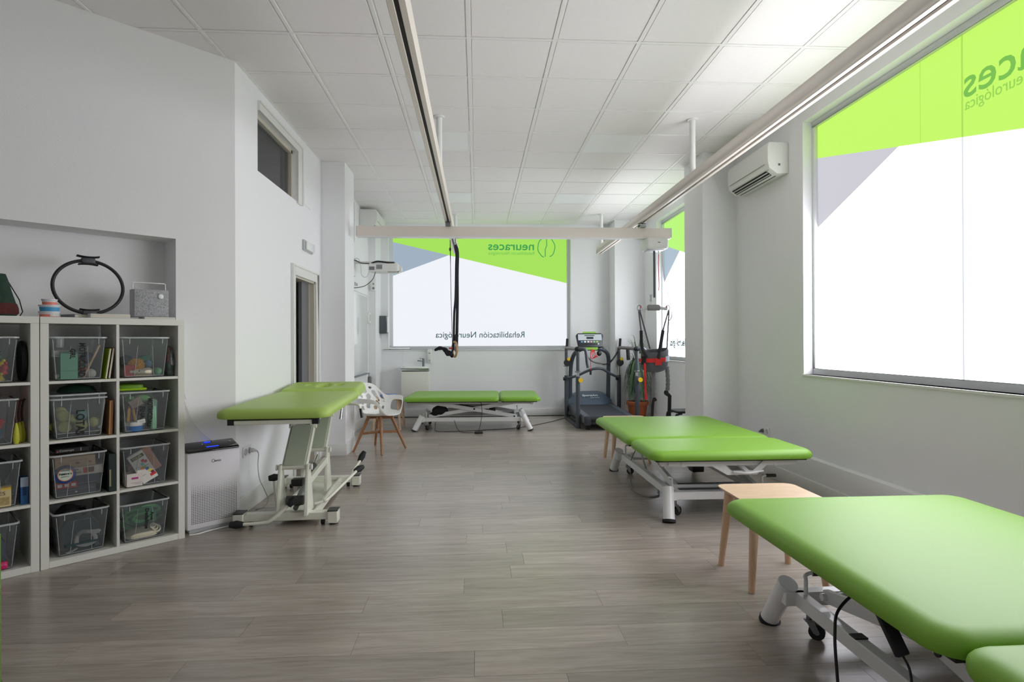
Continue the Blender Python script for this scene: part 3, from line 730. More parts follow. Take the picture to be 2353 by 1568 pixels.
# wash basin unit
BX = -1.065
t = thing('wash_basin_unit', 'small white wash basin cabinet hung on the end wall under the window', 'wash basin', (BX, YB, 0))
MB().box(-.235, .235, -.30, -.002, .30, .815).obj('cabinet', KALLAX, t, bevel=.003)
MB().box(-.228, .228, -.318, -.301, .31, .80).obj('door', KALLAX, t, bevel=.003)
CER = mat('ceramic', (244, 245, 245), .12, coat=.5)
MB().box(-.24, .24, -.335, -.001, .835, .85).box(-.24, .24, -.335, -.31, .85, .895).box(-.24, -.215, -.31, -.001, .85, .895).box(.215, .24, -.31, -.001, .85, .895).box(-.215, .215, -.06, -.001, .85, .895).obj('basin', CER, t, bevel=.005)
MB().box(-.225, .225, -.29, -.01, .815, .836).obj('shadow_gap', mat('gap_grey', (96, 98, 98), .6), t)
MB().box(-.24, .30, -.009, -.001, .895, 1.165).obj('splashback', GLW, t)
t = thing('faucet', 'chrome basin mixer tap with a long lever on the wash basin', 'faucet', (BX + .125, YB - .1, .8955))
MB().cyl((0, 0, 0), (0, 0, .12), .019).obj('body', mat('tap_chrome', (120, 124, 128), .25, metal=1), t)
MB().beam((.0, 0, .09), (-.10, -.02, .10), .022, .016).obj('spout', mat('tap_chrome', (120, 124, 128), .25, metal=1), t, bevel=.003)
MB().beam((.01, 0, .135), (-.07, 0, .14), .022, .008).cyl((0, 0, .12), (0, 0, .135), .017).obj('lever', mat('tap_chrome', (120, 124, 128), .25, metal=1), t, bevel=.002)
t = thing('soap_dispenser', 'slim white soap dispenser fixed beside the basin tap', 'soap dispenser', (-.835, YB - .001, 1.07))
MB().rr(.085, .075, .02, [(.01, -.115), (0, -.10), (0, .09), (.006, .118)], cy=-.039).obj('housing', WPLAST, t)
MB().rr(.07, .06, .015, [(0, .1185), (0, .13)], cy=-.039).obj('lid', GLW, t)
MB().bx((0, -.078, .055), (.03, .003, .012)).obj('level_window', mat('window_dark', (70, 72, 76), .3), t)
MB().cyl((0, -.076, -.075), (0, -.083, -.075), .018).obj('push_button', GPLAST, t)
# things on the end window's ledge
t = thing('rolled_tube', 'long white rolled tube lying on the left of the window ledge', 'tube', (-1.38, YB + .03, 1.2045))
MB().cyl((-.18, 0, 0), (.19, 0, 0), .017, 14).obj('tube', GLW, t)
MB().cyl((.19, 0, 0), (.205, 0, 0), .012, 12).obj('end_cap', GPLAST, t)
t = thing('loose_cable', 'short tan cable lying in the corner of the window ledge', 'cable', (-1.60, YB - .018, 1.175))
MB().tube(smooth_path([(-.05, 0, .016), (-.01, 0, .018), (.03, .01, .017), (.06, 0, .016)]), .004, 6).obj('cable', mat('tan_cable', (150, 130, 104), .7), t)
MB().cyl((.06, 0, .016), (.075, 0, .016), .006, 8).obj('plug', DARKS, t)
t = thing('white_clip', 'tiny white clip lying at the right of the window ledge', 'clip', (1.46, YB + .02, 1.1875))
MB().box(-.03, .03, -.012, .012, 0, .012).obj('clip', GLW, t, bevel=.003)
MB().box(.03, .06, -.004, .004, 0, .005).obj('tail', GPLAST, t)

# ---- emergency light, sockets
t = thing('emergency_light', 'small rectangular emergency light above the doorway', 'emergency light', (XL + .001, 6.32, 2.33))
MB().box(0, .02, -.16, .16, -.055, .055).obj('base', GPLAST, t, bevel=.004)
MB().box(.02, .045, -.13, .15, -.045, .045).obj('diffuser', mat('frosted_cover', (236, 238, 240), .2), t, bevel=.01, seg=3)
def socket(lab, loc, rz):
    t = thing('wall_socket', lab, 'socket', loc, rz)
    MB().box(0, .008, -.08, .08, -.04, .04).obj('plate', WPLAST, t, bevel=.002)
    for s_ in (-1, 1):
        MB().lathe([(.026, 0), (.026, .004), (.021, .0045), (.019, .001), (.0, .001)], 20, Tr(.008, s_ * .038, 0) @ Rt(PI / 2, 'Y')).obj('socket_ring', GPLAST, t)
    return t
socket('double wall socket with a plug and grey cord, beside the air purifier', (XL + .0005, 4.68, .468), 0)
t2 = socket('double wall socket low on the window wall behind the treatment tables', (XR - .0005, 5.72, .405), PI)
MB().cyl((.006, -.038, 0), (.03, -.038, -.0), .018, 14).cyl((.03, -.038, 0), (.05, -.038, -.01), .01, 10).obj('plug', mat('plug_grey', (96, 96, 100), .5), t2)
t = thing('power_cord', 'grey power cord plugged into the socket and hanging to the floor', 'cord', (XL, 4.70, 0))
MB().cyl((.014, .02, .468), (.045, .02, .468), .017, 14).tube([(.045, .02, .468), (.07, .02, .462)], [.012, .006], 10).obj('plug', WPLAST, t)
MB().tube(smooth_path([(.065, .02, .462), (.085, .0, .44), (.08, -.0, .35), (.085, .02, .24), (.11, .06, .14), (.125, .09, .06), (.10, .08, .005), (.06, .0, .005)]), .0035, 6).obj('cord', mat('cord_grey', (176, 178, 182), .6), t)

# ================================================================== TREATMENT TABLES
def cushion(w, d, h=.07, r=.07, z=0, cx=0, cy=0, puff=1.0, T=None, r_edge=.062, mb=None):
    mb = mb or MB()
    e = r_edge
    prof = [(.02, 0), (.004, .004), (0, .014), (0, h * .42)]
    for k in range(1, 7):
        a = PI / 2 * k / 6
        prof.append((e * (1 - math.cos(a)), h * .42 + (h * .56) * math.sin(a)))
    prof += [(e + .05, h + .001), (e + .12, h + .003)]
    return mb.rr(w, d, r, [(a, z + b) for a, b in prof], seg=8, cx=cx, cy=cy, T=T)
def castor(t, x, y, ztop, rz=0.0, swing=.03):
    """castor as separate parts around (x, y)"""
    T = Tr(x, y, 0) @ Rt(rz, 'Z')
    MB().cyl((0, 0, ztop), (0, 0, .085), .012, 12, T).cyl((0, 0, .085), (0, 0, .078), .022, 14, T).obj('castor_stem', STEEL, t)
    mb = MB()
    for s_ in (-1, 1): mb.prism([(-.012, .078), (.02, .08), (swing + .014, .032), (swing - .012, .028)], s_ * .015 - .0015, s_ * .015 + .0015, T @ mat2(0, 0, 0, (1, 0, 0), (0, 0, 1)))
    mb.box(-.015, .022, -.016, .016, .074, .08, T).obj('castor_fork', STEEL, t)
    MB().cyl((swing, -.011, .034), (swing, .011, .034), .0335, 20, T).obj('castor_wheel', BLACKR, t)
    MB().cyl((swing, -.0125, .034), (swing, .0125, .034), .012, 12, T).obj('castor_hub', STEEL, t)
def obw(o, parent):
    "attach a mesh given in world coordinates to its thing"
    bpy.context.view_layer.update()
    o.parent = parent; o.matrix_parent_inverse = parent.matrix_world.inverted(); return o
def brake(t, x, y, z, s, yd=1, grip=True):
    MB().tube(smooth_path([(x, y, z - .02), (x, y, z + .045), (x, y + yd * .004, z + .062), (x - s * .02, y + yd * .004, z + .072), (x - s * .035, y, z + .073)], 5), .0085, 10).obj('brake_lever', WMETAL, t)
    if grip: MB().tube([(x - s * .03, y, z + .073), (x - s * .105, y, z + .072)], .0125, 12).obj('lever_grip', BLACK, t)
def bobath(label, loc, rz, split=.62, zt=.47, arm=(1, 1), grips=(1, 1, 1, 1), vinyl=None, bracket=False, L_=2.0, W_=1.2, ho=(.40, .86)):
    """wide therapy table; local y long, head section at -y"""
    t = thing('treatment_table', label, 'treatment table', loc, rz)
    v = vinyl or LIME
    h = .07; a = L_ / 2
    m1 = cushion(W_, L_ - split - .004, h, .09, zt, 0, split / 2 + .002).obj('long_cushion', v, t)
    m2 = cushion(W_, split - .004, h, .09, zt, 0, -a + split / 2).obj('head_cushion', v, t)
    MB().box(-W_ / 2 + .05, W_ / 2 - .05, -a + split + .03, a - .05, zt - .012, zt).box(-W_ / 2 + .05, W_ / 2 - .05, -a + .05, -a + split - .03, zt - .012, zt).obj('base_board', mat('board_dark', (40, 44, 38), .7), t)
    fx = .34
    for s_ in (-1, 1):
        MB().box(s_ * fx - .02, s_ * fx + .02, -a + .08, a - .10, zt - .055, zt - .013).obj('top_rail', WMETAL, t, bevel=.003, seg=1)
    MB().box(-.50, .50, -a + .10, -a + .14, zt - .055, zt - .013).obj('top_crossbar', WMETAL, t, bevel=.003, seg=1)
    MB().box(-.36, .36, a - .16, a - .12, zt - .055, zt - .013).obj('top_crossbar', WMETAL, t, bevel=.003, seg=1)
    bx_, by_ = ho
    for s_ in (-1, 1):
        MB().box(s_ * .36 - .025, s_ * .36 + .025, -.74, .74, .135, .195).obj('base_rail', WMETAL, t, bevel=.004, seg=1)
        MB().box(-.43, .43, s_ * .74 - .03, s_ * .74 + .03, .135, .195).obj('base_crossbar', WMETAL, t, bevel=.004, seg=1)
    i = 0
    for sy in (-1, 1):
        for sx in (-1, 1):
            b = (sx * (bx_ + .03), sy * by_, .012); tp = (sx * bx_, sy * (by_ - .115), .225)
            dv = (Vector(tp) - Vector(b)); dv.normalize()
            mb = MB().tube([b, tp], [.041, .043], 24)
            mb.beam((sx * (bx_ - .02), sy * (by_ - .1), .165), (sx * (bx_ - .06), sy * .76, .165), .05, .055)
            lg = mb.obj('leg', WMETAL, t)
            MB().cyl((b[0], b[1], .0), (b[0] + dv.x * .016, b[1] + dv.y * .016, .018), .047, 24).obj('foot_pad', BLACKR, lg)
            castor(t, sx * .33, sy * .70, .135, .6 * sx * sy)
            if grips[i]: brake(t, sx * (bx_ - .05), sy * .69, .215, -sx if sy < 0 else sx, 1, grips[i] == 1)
            i += 1
    sc_w = .31
    for s_ in (-1, 1):
        MB().beam((s_ * sc_w, -.66, .20), (s_ * sc_w, .62, zt - .035), .03, .055).obj('scissor_arm', WMETAL, t, bevel=.003, seg=1)
        MB().beam((s_ * (sc_w - .035), .66, .20), (s_ * (sc_w - .035), -.62, zt - .035), .03, .055).obj('scissor_arm', WMETAL, t, bevel=.003, seg=1)
        for yy, zz in ((-.02, .315), (-.62, .20), (.60, zt - .045)):
            MB().cyl((s_ * (sc_w + .015), yy, zz), (s_ * (sc_w + .022), yy, zz), .014, 12).obj('bolt_cap', BLACK, t)
    for yy, zz in ((.62, zt - .035), (-.64, .205), (.64, .205)):
        MB().cyl((-sc_w, yy, zz), (sc_w, yy, zz), .016, 12).obj('cross_tube', WMETAL, t)
    MB().box(-.06, .04, -.34, -.24, .24, .30).obj('motor_box', BLACK, t, bevel=.01)
    MB().cyl((-.03, -.26, .25), (-.03, .30, .36), .022, 14).obj('actuator', STEEL, t)
    MB().box(-.20, .20, -.10, .40, zt - .05, zt - .03).obj('under_plate', mat('plate_grey', (126, 128, 126), .5), t)
    MB().box(-.27, .27, -.72, -.45, .175, .185).obj('base_plate', MATS['plate_grey'], t)
    if bracket:
        # dropped bracket with a release handle under the end of the head section
        P = [(-.30, -.005), (.50, -.005), (.46, -.045), (.27, -.05), (.21, -.115), (-.02, -.115), (-.10, -.04), (-.33, -.03)]
        H_ = [(.20, -.02), (.0, -.02), (-.0, -.02), (.03, -.085), (.17, -.085)]
        mb = MB(); T = mat2(-.05, -a + .09, zt - .004, (1, 0, 0), (0, 0, 1))
        for pl in ([(-.40, -.012), (-.02, -.012), (.06, -.085), (.06, -.115), (.03, -.115), (-.08, -.052), (-.40, -.045)],
                   [(.06, -.085), (.22, -.085), (.25, -.115), (.06, -.115)],
                   [(.22, -.085), (.30, -.012), (.52, -.012), (.50, -.045), (.32, -.048), (.25, -.115)]):
            mb.prism(pl, -.004, .004, T)
        mb.obj('end_bracket', WMETAL, t)
        MB().tube(smooth_path([(.02, -.06, -.095), (.12, -.085, -.098), (.24, -.06, -.09)], 6), .008, 8, T=Tr(0, -a + .135, zt)).beam((.10, .05, -.04), (.12, -.08, -.095), .035, .008, T=Tr(0, -a + .135, zt)).obj('release_handle', WMETAL, t)
        for x_ in (.02, .10):
            MB().cyl((x_, -a + .2, zt - .035), (x_ + .02, -a + .2, zt - .035), .014, 10).obj('bolt_cap', BLACK, t)
    return t
tb = bobath('lime green treatment table standing sideways under the end window', (-.055, 9.09, 0), PI / 2 - .03, .60, .447, grips=(0, 2, 2, 0))
MB().box(.50, .515, -.46, -.42, .33, .44).obj('hand_control', BLACK, tb, bevel=.004)
tc = bobath('lime green treatment table in the middle of the window side, farther stool at its head', (1.815, 5.02, 0), 0, .62, .468, grips=(2, 1, 1, 0), bracket=True)
td = bobath('lime green treatment table nearest the camera, partly cut by the frame', (1.79, 1.80, 0), 0, .62, .482, grips=(0, 0, 1, 0))
MB().beam((-.475, .08, .475), (-.432, -.005, .30), .045, .022, (0, -1, .3)).obj('hand_control', BLACK, td, bevel=.006)
MB().tube(smooth_path([(-.432, -.005, .30), (-.42, -.02, .26), (-.425, -.04, .18), (-.42, -.05, .06), (-.38, -.05, .006)]), .004, 6).obj('frayed_lead', BLACK, td)
MB().cyl((-.385, -.60, .40), (-.36, -.60, .40), .02, 14).obj('rail_knob', BLACK, td)
MB().box(-.385, -.335, .30, .34, .195, .2).obj('rail_plug', BLACK, td)
obw(MB().tube(smooth_path([(1.52, 2.13, .36), (1.41, 2.1, .37), (1.30, 2.04, .335), (1.262, 2.0, .277), (1.248, 1.97, .18), (1.25, 1.95, .06), (1.26, 1.9, .006), (1.3, 1.6, .006)]), .0055, 8).obj('power_cable', BLACK), td)
obw(MB().tube(smooth_path([(1.50, 5.45, .30), (1.44, 5.42, .18), (1.42, 5.35, .05), (1.40, 5.25, .006), (1.36, 5.05, .006), (1.42, 4.85, .006), (1.52, 4.86, .006), (1.56, 4.95, .008)]), .0045, 6).obj('power_cable', mat('cable_taupe', (122, 122, 116), .6)), tc)
obw(MB().tube(smooth_path([(1.545, 4.93, .014), (1.56, 4.98, .03), (1.53, 5.2, .14), (1.52, 5.35, .28)]), .009, 8).obj('hose', GPLAST), tc)
obw(MB().tube(smooth_path([(-.62, 8.95, .19), (-.63, 8.80, .06), (-.60, 8.66, .006), (-.35, 8.62, .005), (.1, 8.72, .005), (.6, 8.9, .005), (1.1, 9.4, .005), (1.45, 9.9, .005), (1.60, 10.15, .005), (1.66, 10.3, .02)]), .0045, 6).obj('power_cable', BLACK), tb)
t = thing('foot_switch', 'small black foot switch on the floor in front of the end table', 'foot switch', (.02, 8.42, 0))
MB().rr(.12, .06, .01, [(.004, 0), (0, .006), (0, .02), (.008, .03)]).obj('base', BLACK, t)
MB().beam((.0, .0, .04), (.10, .02, .05), .04, .008).obj('pedal', BLACKR, t, bevel=.002)
MB().tube(smooth_path([(-.01, 0, .03), (.02, .05, .1), (.05, .08, .3), (.03, .1, .46)]), .004, 6).obj('lead', BLACK, t)
obw(MB().tube(smooth_path([(-.35, 8.75, .19), (-.30, 8.62, .06), (-.22, 8.52, .006), (-.05, 8.45, .01)]), .004, 6).obj('switch_cable', BLACK), tb)
t = thing('black_bag', 'black fabric bag resting on the base of the end table', 'bag', (-.56, 8.86, .198))
MB().sphere((0, 0, .085), .13, 14, .95, .5, .62).sphere((-.07, -.01, .04), .07, 10, 1.1, .7, .55).obj('bag_body', mat('bag_black', (24, 24, 26), .85, bump=.6, bscale=60), t)

# ---- narrow hi-lo table on the left
t = thing('treatment_couch', 'olive green raised treatment couch with face hole, against the side wall', 'treatment table', (-1.40, 4.86, 0), math.radians(3.2))
cm = CMETAL
cu = cushion(.71, 1.42, .07, .075, .82, .02, -.31).obj('seat_cushion', LIMEA, t)
# head section with a breathing hole and two cut-outs, slightly raised
mb = MB(); hw, hd = .70, .56; nx, ny = 56, 46
def hh(x, y):
    ex = (hw / 2 - abs(x)); ey = (hd / 2 - abs(y)); r_ = .085
    if ex < r_ and ey < r_:
        e = r_ - math.hypot(r_ - ex, r_ - ey)
    else: e = min(ex, ey)
    if e <= 0: return 0
    z = .075 * (1 - (1 - min(1, e / .06)) ** 2.4) ** .5
    def hole(cx, cy, rx, ry, dep):
        q = ((x - cx) / rx) ** 2 + ((y - cy) / ry) ** 2
        return dep * math.exp(-q ** 2)
    z -= hole(0, -.02, .055, .10, .062) + hole(-.13, .02, .035, .06, .03) + hole(.13, .02, .035, .06, .03)
    return max(z, .004)
vs = []; fs = []
for j in range(ny + 1):
    for i in range(nx + 1):
        x = -hw / 2 + hw * i / nx; y = -hd / 2 + hd * j / ny
        # pull the grid corners onto the rounded outline
        r_ = .085; ex = hw / 2 - abs(x); ey = hd / 2 - abs(y)
        if ex < r_ and ey < r_:
            q = math.hypot(r_ - ex, r_ - ey); mq = max(r_ - ex, r_ - ey)
            if q > 1e-6:
                k = mq / q; x = math.copysign(hw / 2 - r_ + (r_ - ex) * k, x); y = math.copysign(hd / 2 - r_ + (r_ - ey) * k, y)
        vs.append((x, y, hh(x, y)))
for j in range(ny):
    for i in range(nx):
        o = j * (nx + 1) + i; fs.append((o, o + 1, o + nx + 2, o + nx + 1))
TH = Tr(.02, .405, .828) @ Rt(math.radians(3.5), 'X') @ Tr(0, .28, 0)
mb.add(vs, fs, True, TH).rr(hw - .002, hd - .002, .085, [(.015, -.004), (0, .001), (0, .006)], 8, TH)
mb.obj('head_cushion', LIMEA, t)
MB().box(-.26, .30, -.99, .38, .808, .82).obj('base_board', MATS['board_dark'], t)
for x_ in (-.22, .26): MB().box(x_ - .015, x_ + .015, -.97, .92, .785, .81).obj('top_rail', cm, t, bevel=.003, seg=1)
MB().box(-.225, .28, -1.0, -.965, .785, .812).obj('front_bar', cm, t, bevel=.003, seg=1)
for x_ in (-.235, .29): MB().box(x_ - .02, x_ + .02, -1.003, -.962, .783, .814).obj('bar_cap', BLACK, t)
MB().box(-.20, .25, -.30, .30, .77, .786).obj('under_plate', GMETAL, t)
# base
for sy, nm in ((-.56, 'near'), (.56, 'far')):
    MB().box(-.30, .31, sy - .035, sy + .035, .04, .095).obj('foot_beam', cm, t, bevel=.004, seg=1)
    for sx in (-1, 1):
        x_ = sx * .325 + .0
        fb = MB().box(x_ - .035, x_ + .035, sy - .05, sy + .05, .014, .10).obj('foot_block', cm, t, bevel=.004, seg=1)
        MB().box(x_ - .036, x_ + .036, sy - .051, sy + .051, .10, .106).obj('black_cap', BLACK, fb)
        MB().cyl((x_ + .0, sy, .0), (x_, sy, .014), .03, 16).obj('rubber_foot', BLACKR, fb)
        MB().cyl((x_ - sx * .075 - .012, sy, .023), (x_ - sx * .075 + .012, sy, .023), .0225, 16).obj('roller', BLACKR, fb)
MB().box(-.06, .17, -.52, .53, .04, .062).obj('base_plate', cm, t, bevel=.003, seg=1)
for x_ in (-.075, .185): MB().box(x_ - .01, x_ + .01, -.52, .53, .03, .09).obj('side_rail', cm, t, bevel=.002, seg=1)
for py in (-.56, .14):
    for x_ in (-.045, .145):
        MB().add([(x_ - .012, py - .085, .08), (x_ + .012, py - .085, .08), (x_ + .012, py + .13, .08), (x_ - .012, py + .13, .08),
                  (x_ - .012, py - .02, .435), (x_ + .012, py - .02, .435), (x_ + .012, py + .03, .435), (x_ - .012, py + .03, .435)],
                 [(0, 3, 2, 1), (4, 5, 6, 7), (0, 1, 5, 4), (1, 2, 6, 5), (2, 3, 7, 6), (3, 0, 4, 7)]).obj('upright_plate', cm, t, bevel=.003, seg=1)
    MB().cyl((-.07, py, .415), (.17, py, .415), .017, 14).obj('pivot_tube', cm, t)
    for x_ in (-.076, .168): MB().cyl((x_, py, .415), (x_ + .008, py, .415), .022, 14).obj('pivot_cap', WMETAL, t)
    a_, b_ = (.05, py, .415), (.05, py + .27, .675)
    MB().beam(a_, b_, .15, .045, (0, -1, 1)).obj('lift_arm', GMETAL, t, bevel=.004, seg=1)
    for x_ in (-.031, .131): MB().beam((x_, py + .01, .41), (x_, py + .28, .67), .008, .055, (0, -1, 1)).obj('arm_side', cm, t)
    MB().cyl((-.05, py + .27, .675), (.15, py + .27, .675), .019, 14).obj('pivot_tube', cm, t)
    MB().beam((-.02, py + .27, .675), (-.02, py + .27, .79), .03, .05, (0, 1, 0)).obj('top_stub', cm, t)
    MB().beam((.12, py + .27, .675), (.12, py + .27, .79), .03, .05, (0, 1, 0)).obj('top_stub', cm, t)
MB().beam((.14, -.50, .30), (.14, .10, .33), .03, .05).obj('link_bar', cm, t, bevel=.003, seg=1)
MB().cyl((.05, -.46, .13), (.05, .06, .30), .028, 16).cyl((.05, -.46, .13), (.05, -.53, .11), .018, 12).obj('hydraulic_cylinder', mat('pump_grey', (120, 124, 122), .4), t)
MB().cyl((.05, .04, .29), (.05, .22, .35), .012, 12).obj('piston', CHROME, t)
MB().box(.01, .09, -.50, -.42, .26, .31).obj('pump_head', BLACK, t, bevel=.005)
MB().cyl((-.02, -.50, .16), (.10, -.50, .16), .035, 16).obj('pump', mat('pump_dark', (84, 88, 86), .5), t)
for nm, pts in (('pedal_rod', [(-.30, -.66, .045), (-.14, -.66, .05), (-.08, -.66, .07), (.02, -.64, .155), (.05, -.64, .18)]),
                ('pedal_rod', [(.16, -.42, .11), (.22, -.40, .12), (.26, -.36, .14), (.40, .06, .245), (.42, .10, .255)]),
                ('pedal_rod', [(.30, .30, .12), (.34, .34, .20), (.38, .42, .26)]),
                ('pedal_rod', [(-.14, -.30, .06), (-.15, -.32, .20), (-.15, -.34, .28)])):
    MB().tube(smooth_path(pts, 5), .012, 10).obj(nm, cm, t)
for p, q in (((-.36, -.66, .045), (-.27, -.66, .045)), ((.03, -.64, .16), (.075, -.63, .215)), ((.39, .05, .245), (.44, .13, .262)), ((.37, .42, .25), (.41, .46, .33)), ((-.19, -.34, .29), (-.11, -.33, .30))):
    MB().tube([p, tuple((p[i] + q[i]) / 2 for i in range(3)), q], [.02, .029, .018], 12).obj('pedal_pad', BLACKR, t)
MB().tube(smooth_path([(.28, .06, .80), (.37, .06, .80), (.42, .04, .79), (.435, .03, .76)], 5), .009, 8).obj('adjust_handle', cm, t)
MB().tube([(.436, .03, .765), (.45, .02, .69)], .012, 10).obj('handle_grip', BLACK, t)
MB().tube([(.31, -.10, .80), (.30, -.12, .70)], [.008, .011], 10).obj('tilt_lever', CHROME, t)
MB().box(.28, .34, .10, .20, .79, .83).obj('hinge_bracket', cm, t, bevel=.004)
MB().tube([(-.02, -.25, .79), (-.0, -.22, .70)], .012, 10).obj('gas_spring', BLACK, t)
MB().tube([(.10, -.25, .79), (.09, -.22, .69)], .012, 10).obj('gas_spring', BLACK, t)

# ================================================================== WOODEN STOOLS
def stool(label, loc, rz=0, w=.46, d=.42, h=.47, group='beech stools'):
    t = thing('wooden_stool', label, 'stool', loc, rz, group)
    MB().rr(w, d, .06, [(.016, h - .02), (.002, h - .006), (0, h - .003), (.001, h)], 8).obj('seat', BEECHT, t)
    for sx in (-1, 1):
        for sy in (-1, 1):
            tp = Vector((sx * (w / 2 - .065), sy * (d / 2 - .055), h - .02)); b = Vector((sx * (w / 2 - .028), sy * (d / 2 - .02), 0))
            MB().tube([tuple(b), tuple(tp)], [.0165, .027], 14, flat=(1, 1)).obj('leg', BEECH, t)
        MB().beam((sx * (w / 2 - .075), -d / 2 + .06, h - .04), (sx * (w / 2 - .075), d / 2 - .06, h - .04), .018, .035).obj('apron', BEECHT, t, bevel=.002, seg=1)
    return t
stool('pale beech stool standing between the nearest and the middle treatment tables', (1.625, 3.155, 0))
stool('pale beech stool mostly hidden behind the head of the middle treatment table', (1.645, 6.36, 0))
stool('pale beech stool behind the white shell chair, a blue towel folded on it', (-1.345, 9.02, 0), -.03)
t = thing('folded_towel', 'folded blue towel lying on the stool behind the white chair', 'towel', (-1.36, 9.08, .4705))
BT = mat('blue_towel', (122, 138, 188), .95, bump=.6, bscale=150)
for k in range(3): MB().rr(.26 - .01 * k, .20, .03, [(.006, .0165 * k + .0005), (0, .0165 * k + .004), (0, .0165 * k + .012), (.006, .0165 * k + .016)]).obj('towel_fold', BT, t)
t = thing('step_stool', 'black metal step stool half hidden behind the window column', 'step stool', (2.63, 7.22, 0), .1)
MB().rr(.36, .30, .04, [(.004, .425), (0, .43), (0, .445), (.006, .452)]).obj('tread', BLACKR, t)
for sy in (-.13, .13):
    for sx in (-1, 1):
        MB().tube(smooth_path([(sx * .12, sy, .42), (sx * .17, sy, .41), (sx * .20, sy, .37), (sx * .215, sy, .012)], 5), .013, 10).obj('leg', BLACK, t)
for sx in (-1, 1): MB().cyl((sx * .212, -.13, .12), (sx * .212, .13, .12), .010, 10).obj('brace', BLACK, t)

# ================================================================== WHITE SHELL CHAIR
t = thing('shell_chair', 'white openwork shell armchair on crossed walnut legs beside the side wall', 'chair', (-1.185, 7.22, 0), math.radians(-34))
SH = mat('shell_white', (240, 240, 238), .35)
NT_, NV = 144, 60
# local: chair faces +x; theta = 0 at the back (-x)
def shell_pt(th, v):
    at = abs(th)
    back = math.exp(-(th / 1.0) ** 4)
    armz = math.exp(-((at - 1.70) / .80) ** 4)
    rim = .455 + .36 * back + .20 * armz * (1 - back)
    fr = max(0, (at - 2.45) / .5); rim = rim * (1 - min(1, fr)) + .445 * min(1, fr)
    R0 = .215 + .01 * math.cos(th)
    if v < .38:
        q = v / .38; r = R0 * q * .80; z = .440 - .012 * math.cos(q * PI / 2)
    else:
        q = (v - .38) / .62
        hgt = rim - .44
        r = R0 * .80 + (R0 * .20 + .035 + .02 * back) * math.sin(min(1, q * 1.3) * PI / 2) + .03 * back * q + .03 * armz * q
        z = .434 + .006 + hgt * (q ** 1.35)
    x = -r * math.cos(th) * 1.0; y = r * math.sin(th) * 1.08
    return (x + .0, y, z)
vs = [shell_pt(-PI + 2 * PI * k / NT_, j / NV) for j in range(NV + 1) for k in range(NT_)]
fs = []
def gone(th, v):
    at = abs(th)
    if 1.2 < at < 2.45:
        # arm opening, rounded
        q = ((at - 1.82) / .50) ** 4 + ((v - .70) / .17) ** 4
        if q < 1: return True
    if at < .95 and .50 < v < .93:
        s1 = math.sin(th * 17 + math.sin(v * 15) * 1.8 + v * 6); s2 = math.sin(v * 42 + math.sin(th * 9) * 2.2)
        if s1 > .22 and s2 > -.62: return True
    return False
for j in range(NV):
    for k in range(NT_):
        th = -PI + 2 * PI * (k + .5) / NT_
        if gone(th, (j + .5) / NV): continue
        fs.append((j * NT_ + k, (j + 1) * NT_ + k, (j + 1) * NT_ + (k + 1) % NT_, j * NT_ + (k + 1) % NT_))
sh = MB().add(vs, fs, True).obj('shell', SH, t, auto=False)
bm = bmesh.new(); bm.from_mesh(sh.data); bmesh.ops.remove_doubles(bm, verts=bm.verts, dist=1e-4)
bmesh.ops.delete(bm, geom=[v for v in bm.verts if not v.link_faces], context='VERTS')
for _ in range(3): bmesh.ops.smooth_vert(bm, verts=[v for v in bm.verts if v.is_boundary], factor=.4, use_axis_x=True, use_axis_y=True, use_axis_z=True)
bm.to_mesh(sh.data); bm.free()
so = sh.modifiers.new('solid', 'SOLIDIFY'); so.thickness = .009; so.offset = 0
sb = sh.modifiers.new('sub', 'SUBSURF'); sb.levels = 1; sb.render_levels = 1
ca = math.radians(34)
for dx, dy in ((-.30, -.11), (.075, -.34), (.30, .10), (-.12, .355)):
    lx = dx * math.cos(ca) - dy * math.sin(ca); ly = dx * math.sin(ca) + dy * math.cos(ca)
    MB().tube([(lx, ly, 0), (lx * .42, ly * .42, .42)], [.013, .021], 12).obj('leg', WALNUT, t)
    MB().beam((lx * .72, ly * .72, .215), (0, 0, .225), .018, .03).obj('stretcher', WALNUT, t, bevel=.002, seg=1)
for a_ in (.55, .55 + PI / 2):
    MB().beam((-.16 * math.cos(a_), -.16 * math.sin(a_), .405), (.16 * math.cos(a_), .16 * math.sin(a_), .405), .03, .035).obj('seat_support', WALNUT, t, bevel=.002, seg=1)
MB().sphere((.0, 0, .225), .014, 10).obj('joint_screw', STEEL, t)

# ================================================================== TREADMILL, WALKING RAILS, PLANT
t = thing('treadmill', 'dark grey treadmill with lit console in the far corner', 'treadmill', (1.95, 0, 0))
for s_ in (-1, 1):
    MB().prism([(8.52, .10), (10.1, .12), (10.1, .26), (8.52, .215)], -.05, .05, mat2(s_ * .335, 0, 0, (0, 1, 0), (0, 0, 1))).obj('side_rail', GRAPH, t, bevel=.012)
    MB().box(s_ * .335 - .052, s_ * .335 + .052, 8.47, 8.53, .085, .222).obj('end_cap', mat('cap_silver', (120, 128, 138), .35) if s_ > 0 else GRAPHD, t, bevel=.015)
    MB().cyl((s_ * .30, 8.66, .0), (s_ * .30, 8.66, .012), .035, 16).cyl((s_ * .30, 8.66, .01), (s_ * .30, 8.66, .12), .012, 10).obj('levelling_foot', BLACKR, t)
MB().add([(-.285, 8.55, .185), (.285, 8.55, .185), (.285, 9.95, .225), (-.285, 9.95, .225), (-.285, 8.55, .205), (.285, 8.55, .205), (.285, 9.95, .245), (-.285, 9.95, .245)],
         [(0, 3, 2, 1), (4, 5, 6, 7), (0, 1, 5, 4), (1, 2, 6, 5), (2, 3, 7, 6), (3, 0, 4, 7)]).obj('belt', mat('belt_black', (46, 50, 58), .6), t)
